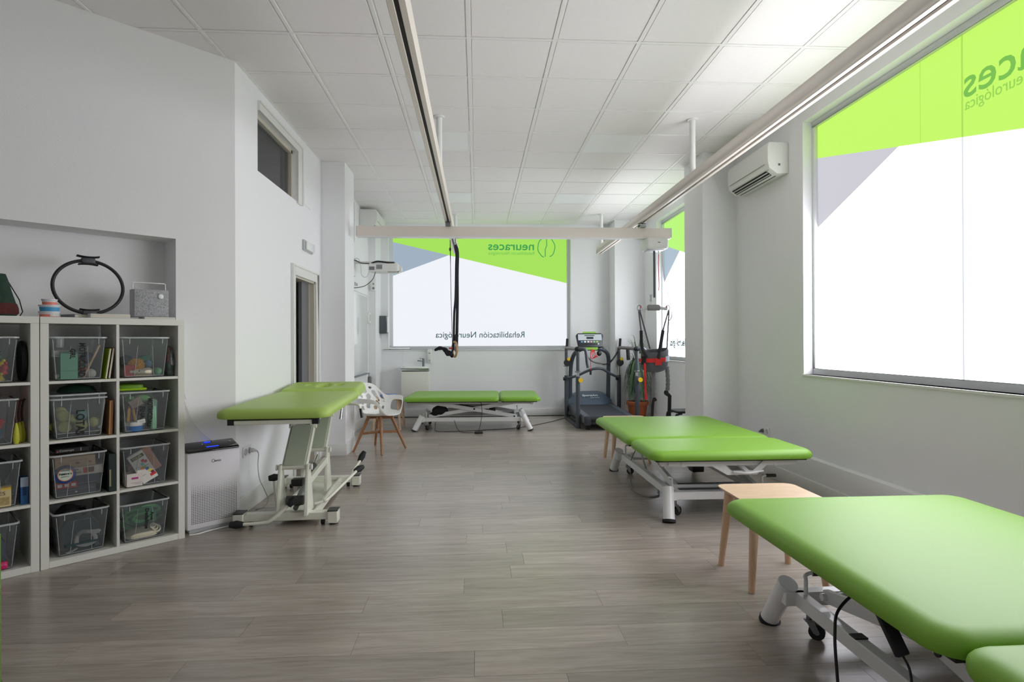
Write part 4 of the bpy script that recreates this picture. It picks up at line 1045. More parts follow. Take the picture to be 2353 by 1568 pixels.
MB().cyl((-.285, 8.545, .165), (.285, 8.545, .165), .038, 18).obj('rear_roller', BLACKR, t)
MB().box(-.28, .28, 8.56, 9.9, .09, .15).obj('deck', GRAPHD, t)
hood = [(9.86, .12), (9.86, .245), (9.93, .31), (10.04, .41), (10.14, .455), (10.24, .44), (10.30, .36), (10.32, .12)]
mb = MB(); vs = []; fs = []; N = 16; n = len(hood)
for i in range(N + 1):
    q = -1 + 2 * i / N; k = (1 - abs(q) ** 4 * .42)
    for y_, z_ in hood: vs.append((q * (.40 if z_ < .2 else .385), y_ + (.10 * q * q if y_ < 10 else 0), .12 + (z_ - .12) * k))
for i in range(N):
    for j in range(n): fs.append((i * n + j, i * n + (j + 1) % n, (i + 1) * n + (j + 1) % n, (i + 1) * n + j))
fs += [tuple(range(n - 1, -1, -1)), tuple(range(N * n, N * n + n))]
o = mb.add(vs, fs, True).obj('motor_hood', mat('hood_blue_grey', (84, 98, 116), .4, coat=.2), t)
sl = Vector((0, .11, .10)).normalized()
text('lettering', 'SportsArt', .06, mat('letter_white', (226, 230, 236), .5), t, mat2(-.14, 9.985, .375, (1, 0, 0), sl), bold=.0012, fit=.27, depth=.003)
text('lettering', 'green fitness', .026, MATS['letter_white'], t, mat2(.0, 9.958, .348, (1, 0, 0), sl), fit=.15, depth=.003)
for s_ in (-1, 1):
    MB().tube(smooth_path([(s_ * .33, 10.08, .22), (s_ * .335, 10.08, .55), (s_ * .33, 10.04, .86), (s_ * .315, 9.97, 1.02), (s_ * .27, 9.90, 1.13), (s_ * .17, 9.86, 1.19), (s_ * .05, 9.86, 1.2)], 6), .036, 12).obj('upright', GRAPH, t)
MB().cyl((-.2, 9.86, 1.2), (.2, 9.86, 1.2), .034, 12).obj('crossbar', GRAPHD, t)
TC = Tr(-.045, 9.80, 1.335) @ Rt(math.radians(-18), 'X')
v = [(-.20, -.125), (.20, -.125), (.235, .09), (.20, .125), (-.20, .125), (-.235, .09)]
MB().prism(v, -.03, .035, TC @ mat2(0, 0, 0, (1, 0, 0), (0, 0, 1))).obj('console', GRAPHD, t, bevel=.014)
MB().rr(.24, .055, .027, [(.0, -.03), (0, .02)], 8, TC @ mat2(0, 0, .125, (1, 0, 0), (0, 0, 1))).obj('console_top', mat('console_green', (126, 178, 60), .4), t)
MB().rr(.26, .06, .027, [(.0, -.03), (0, .02)], 8, TC @ mat2(0, 0, -.14, (1, 0, 0), (0, 0, 1))).obj('console_bottom', MATS['console_green'], t)
P_ = lambda x0, x1, z0, z1, d: MB().box(x0, x1, -.0365 - d, -.0345, z0, z1, TC)
P_(-.20, .20, -.005, .10, .001).obj('display_face', emis('display_white', (205, 216, 222), .8), t)
P_(-.09, .08, .072, .086, .002).obj('display_bar', BLACK, t)
P_(-.06, .06, .015, .055, .002).obj('display_window', mat('display_dark', (52, 62, 76), .2), t)
P_(-.03, .04, .026, .044, .003).obj('display_digits', mat('digits_dark', (20, 24, 30), .3), t)
for x_, m_ in ((-.14, emis('key_blue', (120, 190, 220), .7)), (-.085, WPLAST), (-.03, WPLAST), (.02, mat('key_pink', (210, 180, 190), .5)), (.07, mat('key_green', (150, 200, 150), .5)), (.12, mat('key_lime', (160, 205, 90), .5))):
    P_(x_ - .018, x_ + .018, -.045, -.02, .002).obj('key', m_, t)
P_(-.12, .12, -.085, -.065, .004).obj('console_tray', BLACK, t)
P_(.13, .15, -.08, -.06, .003).obj('stop_key', WPLAST, t)
MB().sphere((.10, 9.72, 1.12), .042, 12, 1, .7, 1.1).obj('grip_ball', BLACK, t)
MB().box(-.04, .0, 9.68, 9.72, 1.15, 1.19).obj('safety_key', mat('orange_red', (222, 84, 40), .5), t)
for k in range(4):
    MB().tube(smooth_path([(-.02 + .01 * k, 9.68, 1.17), (-.06 + .03 * k, 9.66, 1.10), (-.03 + .03 * k, 9.66, 1.03 + .01 * k), (.03, 9.68, 1.08)]), .006, 6).obj('red_lanyard', HR, t)
MB().cyl((-.05, 9.70, .84), (-.05, 9.70, 1.15), .004, 6).obj('lanyard_cord', HR, t)
MB().box(-.065, -.035, 9.685, 9.715, .76, .84).obj('lanyard_clip', BLACK, t)

t = thing('walking_rail_frame', 'height adjustable parallel walking rails with yellow knobs round the treadmill', 'parallel bars', (1.985, 0, 0))
YEL = mat('knob_yellow', (232, 190, 24), .4)
for sx in (-1, 1):
    X = sx * .457
    for py, zl, zs, zk in ((9.95, .74, .90, 1.02), (8.80, .79, .86, .735)):
        MB().cyl((X, py, .0), (X, py, zl), .034, 18).obj('lower_post', GRAPH, t)
        MB().cyl((X, py, zl), (X, py, zs), .024, 16).obj('chrome_post', CHROME, t)
        MB().cyl((X, py, zs), (X, py, 1.20), .026, 16).obj('upper_post', GRAPH, t)
        MB().lathe([(.03, 0), (.045, .006), (.045, .02), (.03, .028)], 18, Tr(X, py, zs - .012)).obj('collar', STEEL, t)
        MB().cyl((X + .03, py - .02, zk), (X + .03, py - .06, zk), .008, 8).cyl((X + .03, py - .058, zk), (X + .03, py - .085, zk), .034 if py < 9 else .027, 16).obj('knob', YEL, t)
    MB().tube(smooth_path([(X, 9.95, .95), (X, 9.95, 1.16), (X, 9.925, 1.2), (X, 9.88, 1.212), (X, 9.3, 1.21), (X, 8.80, 1.205)], 5), .027, 12).obj('hand_rail', mat('rail_grey', (112, 106, 108), .45), t)
    MB().cyl((X, 9.88, 1.22), (X + .01, 9.88, 1.37), .022, 12).obj('grip_stub', BLACKR, t)
    MB().sphere((X, 8.80, 1.205), .05, 14, 1.1, 1, .8).obj('joint', BLACK, t)
    MB().lathe([(.0, -.02), (.055, -.02), (.062, -.008), (.062, .008), (.055, .02), (0, .02)], 14, Tr(X + .01, 9.90, .96) @ Rt(PI / 2, 'X')).obj('ratchet_disc', BLACK, t)
    MB().box(X - .03, X + .03, 8.80, 9.95, .0, .05).obj('floor_skid', GRAPHD, t, bevel=.005)
    MB().cyl((X - .03, 9.90, .685), (X - .06, 9.90, .685), .03, 12).obj('side_knob', BLACK, t)
MB().tube(smooth_path([(-.457, 8.78, 1.205), (-.40, 8.76, 1.21), (-.35, 8.75, 1.19), (-.335, 8.74, 1.12), (-.325, 8.73, 1.0), (-.31, 8.72, .92)], 5), .026, 12).obj('forearm_handle', GRAPH, t)
MB().tube(smooth_path([(.457, 8.78, 1.205), (.52, 8.76, 1.205), (.56, 8.75, 1.19), (.57, 8.74, 1.12)], 5), .026, 12).obj('forearm_handle', GRAPH, t)
MB().cyl((.51, 9.55, 1.19), (.52, 9.55, 1.01), .03, 12).obj('hanging_grip', BLACKR, t)
MB().tube(smooth_path([(-.44, 9.88, .70), (-.3, 9.80, .74), (-.14, 9.74, .82), (-.02, 9.72, .86), (.12, 9.74, .855), (.28, 9.82, .77), (.44, 9.88, .70)], 6), .022, 12).obj('arched_bar', GRAPH, t)
mb = MB(); coil(smooth_path([(-.16, 9.7, 1.11), (-.08, 9.66, 1.0), (.05, 9.62, .95), (.18, 9.66, .94), (.32, 9.8, 1.02), (.43, 9.9, 1.15)], 6), .012, 60, .0035, mb, 4, 8); mb.obj('coiled_cable', BLACK, t)

t = thing('potted_palm', 'ponytail palm with long drooping leaves in a terracotta pot behind the treadmill', 'potted plant', (2.645, 9.52, 0))
TER = mat('terracotta', (186, 96, 58), .7, var=.06)
MB().lathe([(.0, 0), (.115, 0), (.125, .01), (.158, .27), (.178, .272), (.182, .28), (.184, .325), (.176, .333), (.166, .325), (.162, .30), (.0, .30)], 32).obj('pot', TER, t)
MB().lathe([(0, .298), (.16, .298), (.16, .306), (0, .31)], 24).obj('soil', mat('soil', (58, 44, 36), .95), t)
MB().tube([(0, 0, .30), (.0, 0, .40), (.01, 0, .62), (.0, .0, .92)], [.06, .045, .03, .028], 12).obj('trunk', mat('palm_bark', (118, 100, 80), .9, bump=.8, bscale=40), t)
mb = MB(); r2 = random.Random(5)
for k in range(520):
    a = r2.uniform(0, 2 * PI); up = r2.random() < .12; z0 = r2.uniform(.84, .95) if k % 3 else r2.uniform(.6, .8)
    ln = r2.uniform(.08, .235); ca_, sa_ = math.cos(a), math.sin(a); ti = r2.uniform(.01, .10); dr = r2.uniform(.2, .50) if not up else -.0
    if up: pts = [(0, 0, z0), (.04 * ca_, .04 * sa_, z0 + .2), (.10 * ca_, .10 * sa_, z0 + r2.uniform(.28, .46)), (.18 * ca_, .14 * sa_, z0 + r2.uniform(.3, .5))]
    else: pts = [(0, 0, z0), (ln * .55 * ca_, ln * .55 * sa_, z0 + ti), (ln * .95 * ca_, ln * .95 * sa_, z0 - dr * .35), ((ln + .02) * ca_, (ln + .02) * sa_, z0 - dr)]
    P = smooth_path(pts, 3); m_ = len(P); vs = []
    for i, p in enumerate(P):
        wd = .0075 * (1 - (i / (m_ - 1)) ** 2 * .85)
        vs += [(p[0] - sa_ * wd, p[1] + ca_ * wd, p[2]), (p[0], p[1], p[2] - .002), (p[0] + sa_ * wd, p[1] - ca_ * wd, p[2])]
    fs = []
    for i in range(m_ - 1):
        fs += [(3 * i, 3 * i + 1, 3 * i + 4, 3 * i + 3), (3 * i + 1, 3 * i + 2, 3 * i + 5, 3 * i + 4)]
    mb.add(vs, fs, True)
lf = mb.obj('leaves', mat('palm_leaf', (78, 104, 76), .5, var=.35, vscale=25), t); lf['kind'] = 'stuff'

# ================================================================== AIR PURIFIER
pu, pn = .79, .035
x_, y_ = K2(pu + .175, pn + .07)
t = thing('air_purifier', 'white air purifier with perforated front and black control top by the shelves', 'air purifier', (x_, y_, 0), AK)
PW_ = .352
MB().box(-PW_ / 2, PW_ / 2, -.045, .07, .025, .555).obj('body', WPLAST, t, bevel=.012)
MB().add([(-PW_ / 2, -.066, .03), (PW_ / 2, -.066, .03), (PW_ / 2, -.046, .03), (-PW_ / 2, -.046, .03), (-PW_ / 2, -.066, .545), (PW_ / 2, -.066, .545), (PW_ / 2, -.046, .56), (-PW_ / 2, -.046, .56)],
         [(0, 3, 2, 1), (4, 5, 6, 7), (0, 1, 5, 4), (1, 2, 6, 5), (2, 3, 7, 6), (3, 0, 4, 7)]).obj('front_panel', mat('purifier_white', (232, 230, 232), .4), t, bevel=.006)
MB().add([(-PW_ / 2, -.06, .553), (PW_ / 2, -.06, .553), (PW_ / 2, .07, .58), (-PW_ / 2, .07, .58), (-PW_ / 2, -.055, .572), (PW_ / 2, -.055, .572), (PW_ / 2, .07, .612), (-PW_ / 2, .07, .612)],
         [(0, 3, 2, 1), (4, 5, 6, 7), (0, 1, 5, 4), (1, 2, 6, 5), (2, 3, 7, 6), (3, 0, 4, 7)]).obj('control_top', mat('gloss_black', (16, 16, 20), .12, coat=.5), t, bevel=.008)
zf = lambda y: .572 + (y + .055) * .32
BL = emis('blue_light', (30, 60, 255), 3.0)
for x0, x1, yy, m_ in ((-.03, .01, .045, BL), (-.04, .04, -.028, BL), (-.055, -.048, .02, WPLAST), (.02, .026, .035, WPLAST), (.13, .142, .02, WPLAST)):
    MB().box(x0, x1, yy - .004, yy + .004, zf(yy) + .0005, zf(yy) + .003).obj('indicator', m_, t)
mb = MB()
for r in range(26):
    for c in range(27):
        x = -.148 + c * .0114 ; z = .07 + r * .0114
        f = 1 if r < 18 else 1 - (r - 17) * .1
        h_ = .0032 * f
        mb.add([(x - h_, -.0668, z - h_), (x + h_, -.0668, z - h_), (x + h_, -.0668, z + h_), (x - h_, -.0668, z + h_), (x - h_, -.0655, z - h_), (x + h_, -.0655, z - h_), (x + h_, -.0655, z + h_), (x - h_, -.0655, z + h_)],
               [(0, 1, 2, 3), (0, 4, 5, 1), (1, 5, 6, 2), (2, 6, 7, 3), (3, 7, 4, 0)])
o = mb.obj('vent_holes', mat('hole_dark', (96, 96, 98), .7), t); o['kind'] = 'stuff'
text('lettering', 'winix', .022, mat('letter_dark', (40, 40, 46), .5), t, mat2(.0, -.067, .478, (1, 0, 0), (0, 0, 1)), fit=.045)
MB().torus(.010, .0012, 20, 5, mat2(-.008, -.067, .486, (1, 0, 0), (0, 0, 1))).obj('round_emblem', MATS['letter_dark'], t)
MB().box(-.16, .16, -.05, .06, .0, .028).obj('plinth', GPLAST, t, bevel=.004)
MB().tube(smooth_path([(-.17, -.085, .006), (-.12, -.10, .006), (-.05, -.085, .006), (.10, -.078, .006), (.20, -.08, .006)]), .006, 8).obj('power_cord', WPLAST, t)
obw(MB().tube(smooth_path([(*K2(.78, .172), 1.15), (*K2(.785, .175), 1.02), (*K2(.82, .172), .90), (*K2(.87, .172), .76), (*K2(.94, .17), .66), (*K2(1.01, .165), .60)]), .0028, 6).obj('wall_cord', WPLAST), t)
obw(MB().tube(smooth_path([(*K2(.785, .175), 1.15), (*K2(.80, .175), 1.04), (*K2(.83, .174), .92)]), .0024, 6).obj('wall_cord', WPLAST), t)
t = thing('wall_hook', 'white plastic wall bar standing proud beside the top of the shelving', 'hook', (*K2(.776, .13), 0), AK)
MB().box(-.004, .004, -.05, .05, 1.30, 1.46).obj('bar', GLW, t, bevel=.002)
MB().box(-.005, .008, -.055, .05, 1.27, 1.31).obj('catch', WPLAST, t, bevel=.002)

# ================================================================== CUBE SHELVING, BINS AND WHAT IS IN THEM
ZR = {1: 1.0925, 2: .7415, 3: .3905, 4: .0405}       # top face of the board each row stands on
def kth(name, label, cat, u, n, z, rz=0, group=None):
    x, y = K2(u, n); return thing(name, label, cat, (x, y, z), AK + rz, group)
def shelving(label, u0, u1):
    t = kth('shelf_unit', label, 'shelves', 0, 0, 0)
    o, i_ = .040, .0165
    MB().box(u0, u0 + o, 0, .39, 0, 1.43).obj('side_panel', KALLAX, t, bevel=.0012, seg=1)
    MB().box(u1 - o, u1, 0, .39, 0, 1.43).obj('side_panel', KALLAX, t, bevel=.0012, seg=1)
    MB().box(u0, u1, 0, .39, 1.4305, 1.47).obj('top_panel', KALLAX, t, bevel=.0012, seg=1)
    MB().box(u0 + o, u1 - o, 0, .39, .001, .04).obj('bottom_panel', KALLAX, t, bevel=.0012, seg=1)
    um = (u0 + u1) / 2
    MB().box(um - i_ / 2, um + i_ / 2, .001, .389, .04, 1.43).obj('divider', KALLAX, t, bevel=.0012, seg=1)
    for z in (.39, .741, 1.092):
        MB().box(u0 + o, um - i_ / 2, .001, .389, z - i_, z).obj('shelf_board', KALLAX, t, bevel=.0012, seg=1)
        MB().box(um + i_ / 2, u1 - o, .001, .389, z - i_, z).obj('shelf_board', KALLAX, t, bevel=.0012, seg=1)
    return t
shelving('white cube shelving unit of two columns next to the air purifier', -.004, .761)
shelving('white cube shelving unit cut by the frame edge, left of the full one', -.773, -.008)

INK = mat('marker_ink', (26, 28, 28), .7)
def binbox(label, u, n, row, lines=None, w=.272, h=.262, dz=0, rz=0, handles=True, d=.355):
    t = kth('clear_bin', label, 'storage box', u, n + d / 2, ZR[row] + dz, rz, 'clear bins on the cube shelves')
    ti = .022
    prof = [(ti + .008, .001), (ti, .004), (0, h - .012)]
    MB().rr(w, d, .022, prof, 6, cap=False).rr(w, d, .022, [(ti + .008, .001), (ti + .0075, .0015)], 6).obj('tub', BIN, t)
    MB().rr(w, d, .024, [(.0, h - .012), (-.008, h - .010), (-.008, h - .002), (-.002, h), (.0, h - .003)], 6, cap=False).obj('rim', BINE, t)
    # raised outline and corner ribs of the short front wall; the wall leans in by ti over h
    F_ = lambda x, z: (x, -d / 2 + ti * (1 - z / h) - .0012, z)
    for pts in ([(-.058, .008), (-.042, .205), (.040, .205), (.052, .008)],):
        MB().tube([F_(*p) for p in pts], .0014, 5).obj('front_outline', BINE, t)
    for x in (-.088, .098): MB().beam(F_(x, h - .045), F_(x, h - .012), .004, .004).obj('corner_rib', BINE, t)
    MB().tube([F_(-.105, .010), F_(.105, .010)], .0014, 5).obj('base_rib', BINE, t)
    for sx in (-1, 1):
        MB().tube([(sx * (w / 2 - ti - .006), -d / 2 + ti - .0, .01), (sx * (w / 2 - .008), -d / 2 + .001, h - .02)], .0015, 5).obj('edge_rib', BINE, t)
    if lines:
        k = ti / h
        for s_, x, z0, size, fit in lines:
            ex = Vector((0, k, -1)); ey = Vector((1, 0, 0))
            text('handwriting', s_, size, INK, t, mat2(x, -d / 2 + ti * (1 - z0 / h) - .0028, z0, ex, ey), fit=fit, bold=.0012, depth=.0004)
    return t
cen = {1: .199, 2: .555}
b1 = binbox('clear bin with MOTRICIDAD GRUESA written on it, top left of the full unit', .184, .012, 1,
            [('MOTRICIDAD', .000, .225, .046, .205), ('GRUESA', -.045, .190, .038, .125)])
b2 = binbox('clear bin with an orange spiky ball inside, top right of the full unit', .534, .012, 1)
b3 = binbox('lower of two nested clear bins, lettered LOTAS and holding yellow balls', .185, .012, 2, [('LOTAS', -.015, .172, .058, .150)], h=.245)
b3b = binbox('empty upper clear bin nested in the bin of yellow balls', .185, .012, 2, None, w=.268, h=.245, dz=.024, d=.353)
b4 = binbox('clear bin with MOTRICIDAD FINA written on it, holding craft things', .536, .012, 2,
            [('MOTRICIDAD', .012, .215, .038, .185), ('FINA', -.030, .165, .036, .080)])
b5 = binbox('clear bin full of board games, third row of the full unit', .183, .012, 3)
b6 = binbox('clear bin with a tilted white puzzle box, third row of the full unit', .538, .012, 3)
b7 = binbox('clear bin with dark bags and a grey strap, bottom left of the full unit', .195, .025, 4, None, rz=.03)
b8 = binbox('clear bin of green bands and white netting, bottom right of the full unit', .532, .012, 4, [('Aros', .030, .175, .026, .055), ('Dedalitos', .000, .205, .028, .135)], h=.25)
b9 = binbox('clear bin of yellow and red toys in the top row at the left frame edge', -.236, .012, 1)
b10 = binbox('clear bin under a red tray, second row at the left frame edge', -.238, .012, 2)
b11 = binbox('clear bin with a yellow box inside, third row at the left frame edge', -.222, .012, 3)
b12 = binbox('clear bin of dark blue things, bottom row at the left frame edge', -.236, .012, 4)
PN = {}
def ball(name, label, cat, u, n, z, r, m, group=None, ns=20):
    t = MB().sphere((0, 0, 0), r, ns).obj(name, m); x, y = K2(u, n); t.location = (x, y, z + r); t.rotation_euler = (0, 0, AK)
    return tag(t, label, cat, group)
def slab(name, label, cat, u, n, z, dims, m, rot=(0, 0, 0), bevel=.002, group=None):
    """box thing; dims (along u, into the wall, up); rot about (n-axis tilt, u-axis tilt, yaw)"""
    t = kth(name, label, cat, u, n, z, 0, group)
    w_, d_, h_ = dims
    T = Rt(rot[2], 'Z') @ Rt(rot[0], 'Y') @ Rt(rot[1], 'X')
    lo = min((T @ Vector((x, y, z_))).z for x in (-w_ / 2, w_ / 2) for y in (-d_ / 2, d_ / 2) for z_ in (0, h_))
    T = Tr(0, 0, -lo) @ T
    MB().box(-w_ / 2, w_ / 2, -d_ / 2, d_ / 2, 0, h_, T).obj('box' if m is not None else 'box', m, t, bevel=bevel, seg=1)
    return t, T
def front(t, T, name, x0, x1, z0, z1, y, m, out=.0006):
    return MB().box(x0, x1, y - out, y, z0, z1, T).obj(name, m, t)
def M_(n, c, r=.6): return mat(n, c, r)
# -- row 1 left: gross motor skills
z = ZR[1] + .006
t, T = slab('green_folder', 'green plastic folder standing in the MOTRICIDAD GRUESA bin', 'folder', .135, .10, z, (.085, .16, .17), M_('folder_green', (98, 140, 122)))
front(t, T, 'fold_line', -.04, .04, .05, .052, -.081, M_('fold_dark', (70, 104, 90)))
t, T = slab('label_card', 'white printed label card in the MOTRICIDAD GRUESA bin', 'card', .098, .045, z + .135, (.085, .002, .038), M_('card_white', (214, 214, 210)))
front(t, T, 'print_line', -.03, .03, .010, .013, -.0011, INK); front(t, T, 'print_line', -.03, .03, .020, .022, -.0011, M_('print_grey', (130, 130, 130)))
ball('white_ball', 'white ball at the right front of the MOTRICIDAD GRUESA bin', 'ball', .252, .075, z, .029, M_('ball_white', (220, 216, 204)))
ball('purple_ball', 'dark purple ball inside the MOTRICIDAD GRUESA bin', 'ball', .248, .14, z + .09, .036, M_('ball_purple', (86, 80, 110)))
t = kth('wooden_stick', 'wooden stick leaning across the MOTRICIDAD GRUESA bin', 'stick', .25, .06, z); MB().cyl((-.035, 0, .012), (.045, .0, .205), .007, 10).obj('rod', BEECH, t); MB().cyl((-.038, 0, .004), (-.034, 0, .016), .009, 10).obj('tip', M_('tip_pink', (190, 150, 140)), t)
t = kth('jump_rope', 'coiled clear cord with white handles on the floor of the MOTRICIDAD GRUESA bin', 'rope', .14, .06, z); MB().tube(smooth_path([(-.05, 0, .012), (-.01, .02, .02), (.03, -.0, .03), (.06, .02, .05)]), .004, 6).obj('cord', M_('rope_pale', (170, 168, 178)), t); MB().cyl((-.055, 0, .014), (-.02, .0, .02), .010, 10).obj('handle', M_('ivory', (222, 218, 198)), t); t.scale = (1.2, 1.2, 1.2)
t = kth('foil_toy', 'crumpled copper foil thing in the MOTRICIDAD GRUESA bin', 'toy', .205, .07, z + .03); MB().sphere((0, 0, .02), .018, 8, 1.4, .8, .9).obj('foil', mat('copper', (214, 120, 90), .3, metal=1), t); MB().sphere((.02, 0, .03), .012, 8).obj('foil_end', MATS['copper'], t)
t = kth('plastic_bottle', 'pale round bottle top sticking out of the MOTRICIDAD GRUESA bin', 'bottle', .105, .12, z + .19); MB().lathe([(0, 0), (.022, 0), (.022, .055), (.019, .066), (0, .068)], 18).obj('bottle', BINE, t); MB().torus(.0215, .002, 20, 5, Tr(0, 0, .05)).obj('ring', BINE, t)
t, T = slab('lime_book', 'lime green book leaning beside the MOTRICIDAD GRUESA bin', 'book', .320, .12, ZR[1], (.010, .20, .19), M_('lime_cover', (168, 196, 20)), (.13, 0, 0))
front(t, T, 'pages', -.004, .004, .004, .186, -.1, M_('pages', (210, 205, 190)), .001)
t, T = slab('brown_book', 'brown book leaning behind the lime green book', 'book', .337, .12, ZR[1], (.011, .20, .195), M_('brown_cover', (120, 96, 60)), (.13, 0, 0))
front(t, T, 'pages', -.0045, .0045, .004, .19, -.1, MATS['pages'], .001)
# -- row 1 right
u0 = .534
ball('dark_ball', 'dark blue ball at the back of the spiky ball bin', 'ball', u0 - .068, .17, z + .05, .045, M_('ball_navy', (66, 68, 82)))
t = kth('spiky_ball', 'orange spiky massage ball in the top right bin', 'ball', u0 - .035, .08, z + .072); ball_m = M_('orange_rubber', (226, 160, 44), .5)
MB().sphere((0, 0, 0), .035, 20).obj('core', ball_m, t)
mb = MB(); gold = PI * (3 - 5 ** .5)
for i in range(150):
    zz = 1 - 2 * (i + .5) / 150; rr_ = math.sqrt(1 - zz * zz); a = gold * i; dv = Vector((rr_ * math.cos(a), rr_ * math.sin(a), zz))
    mb.tube([tuple(dv * .034), tuple(dv * .0405)], [.0028, .0008], 5)
mb.obj('spikes', ball_m, t)['kind'] = 'stuff'; t.scale = (1.22, 1.22, 1.22)
t, T = slab('green_sponge', 'dark green foam wedge in the spiky ball bin', 'foam', u0 + .035, .17, z + .045, (.09, .1, .07), M_('foam_green', (64, 116, 92), .9), (-.35, 0, 0), .012); front(t, T, 'foam_seam', -.04, .04, .03, .032, -.05, M_('seam_green', (50, 92, 74)))
ball('blue_ball', 'small blue ball in the spiky ball bin', 'ball', u0 + .034, .10, z + .055, .025, M_('ball_blue', (84, 130, 160)))
ball('green_ball', 'small light green ball at the right of the spiky ball bin', 'ball', u0 + .088, .075, z + .003, .026, M_('ball_green', (110, 178, 130)))
t, T = slab('red_block', 'red block at the left of the spiky ball bin', 'block', u0 - .078, .065, z, (.060, .05, .075), M_('block_red', (206, 76, 76)), bevel=.005); front(t, T, 'block_face', -.02, .02, .012, .05, -.0255, M_('block_red2', (190, 66, 66)))
t = kth('white_maraca', 'white bottle shaped rattle lying in front of the spiky ball', 'rattle', u0 - .02, .052, z + .032)
MB().lathe([(0, -.06), (.016, -.06), (.016, -.02), (.019, .01), (.024, .035), (.023, .055), (.014, .068), (0, .07)], 18, Rt(PI / 2, 'Y')).obj('rattle', M_('cream_plastic', (232, 224, 200), .4), t); MB().cyl((-.01, -.0175, .004), (-.01, -.0185, .004), .004, 8).obj('dot', INK, t)
t, T = slab('wooden_tray', 'pale wooden tray on the floor of the spiky ball bin', 'tray', u0, .08, z - .001, (.10, .06, .014), BEECHT); front(t, T, 'tray_edge', -.048, .048, .002, .012, -.03, M_('tray_tan', (206, 172, 120)))
t = kth('bag_of_bands', 'clear bag of red and green things beside the spiky ball bin', 'bag', .693, .09, ZR[1])
for k, (du, dz_, r_, c_) in enumerate(((-.012, .12, .016, (150, 70, 74)), (.004, .06, .015, (20, 110, 90)), (.014, .13, .014, (60, 96, 80)), (-.006, .17, .013, (180, 120, 90)), (.0, .022, .018, (70, 96, 90)), (.016, .05, .013, (40, 80, 66)))):
    MB().sphere((du, .0 + .01 * (k % 2), dz_), r_, 10, 1, 1.2, 2.0 if dz_ > .04 else .9).obj('bundle', M_('bundle_%d' % k, c_, .5), t)
MB().rr(.052, .09, .02, [(.012, .002), (.002, .02), (0, .08), (.004, .15), (.016, .195), (.022, .205)], 5, cap=False).obj('clear_wrap', clear_mat('wrap', (200, 200, 200), .12, .2), t)
# -- row 2 left: balls
z = ZR[2] + .032; u0 = .185
YB_ = mat('tennis_yellow', (222, 220, 130), .9, bump=.5, bscale=300)
for i, (du, n_, dz_) in enumerate(((-.062, .07, .0), (-.068, .072, .062), (-.07, .15, .075), (-.095, .13, .002), (.018, .075, .002), (.092, .085, .014), (-.015, .16, .03))):
    ball('yellow_ball', ['yellow foam ball at the bottom left of the LOTAS bin', 'yellow foam ball stacked on the bottom left one in the LOTAS bin', 'topmost yellow foam ball at the back left of the LOTAS bin', 'yellow foam ball in the back left corner of the LOTAS bin floor',
                         'yellow foam ball behind the letters AS of the LOTAS bin', 'yellow foam ball alone at the right of the LOTAS bin', 'yellow foam ball half hidden in the middle of the LOTAS bin'][i], 'ball', u0 + du, n_ + .01, z + dz_ * 1.1, .0345, YB_, 'yellow balls in the nested bins')
ball('teal_ball', 'teal ball among the yellow balls in the LOTAS bin', 'ball', u0 + .035, .14, z + .06, .036, M_('ball_teal', (106, 160, 158), .7))
ball('tiny_white_ball', 'tiny white ball at the right of the LOTAS bin', 'ball', u0 + .108, .055, z + .012, .010, M_('ball_white', (220, 216, 204)))
t = kth('green_bowl', 'dark green upturned bowl on top of the nested bins', 'bowl', .205, .20, ZR[2] + .2705)
MB().lathe([(.10, 0), (.102, .004), (.085, .030), (.04, .045), (0, .048)], 28).obj('bowl', M_('dark_green_plastic', (16, 52, 36), .5), t); MB().torus(.10, .003, 28, 5, Tr(0, 0, .003)).obj('rim', MATS['dark_green_plastic'], t)
t, T = slab('wooden_board', 'brown wooden board standing right of the LOTAS bin', 'board', .346, .15, ZR[2], (.022, .24, .215), WALNUT, (0.03, 0, 0)); front(t, T, 'edge_strip', -.010, -.003, .005, .21, -.12, M_('edge_tan', (190, 140, 80)))
# -- row 2 right: fine motor skills
z = ZR[2] + .006; u0 = .536
t, T = slab('lime_tray', 'lime green lidded tray on top of the MOTRICIDAD FINA bin', 'tray', u0 - .06, .20, ZR[2] + .2645, (.17, .24, .016), M_('lime_plastic', (164, 206, 24), .4), (0, 0, 0), .006)
MB().rr(.15, .22, .03, [(0, .016), (.004, .035), (.03, .042)], 5).obj('lid', M_('lime_dark', (104, 150, 10), .4), t)
t, T = slab('mint_case', 'mint green rounded case standing in the MOTRICIDAD FINA bin', 'case', u0 + .048, .10, z, (.035, .16, .20), M_('mint_plastic', (150, 200, 168), .35), (.02, 0, 0), .010); front(t, T, 'case_seam', -.001, .001, .01, .19, -.08, M_('mint_dark', (110, 160, 130)))
t = kth('blue_tub', 'round blue and white tub in the MOTRICIDAD FINA bin', 'tub', u0 - .05, .075, z); MB().lathe([(0, 0), (.052, 0), (.055, .034)], 24).obj('tub', M_('tub_blue', (72, 118, 176), .4), t); MB().lathe([(.055, .034), (.057, .036), (.057, .056), (.05, .060), (0, .060)], 24).obj('lid', M_('tub_white', (222, 220, 216), .4), t)
t, T = slab('paper_note', 'small white note on the blue tub', 'note', u0 - .022, .0225, z + .045, (.045, .001, .026), M_('card_white', (214, 214, 210)), (-.15, 0, 0), 0); front(t, T, 'print_line', -.015, .015, .01, .012, -.0006, MATS['print_grey'])
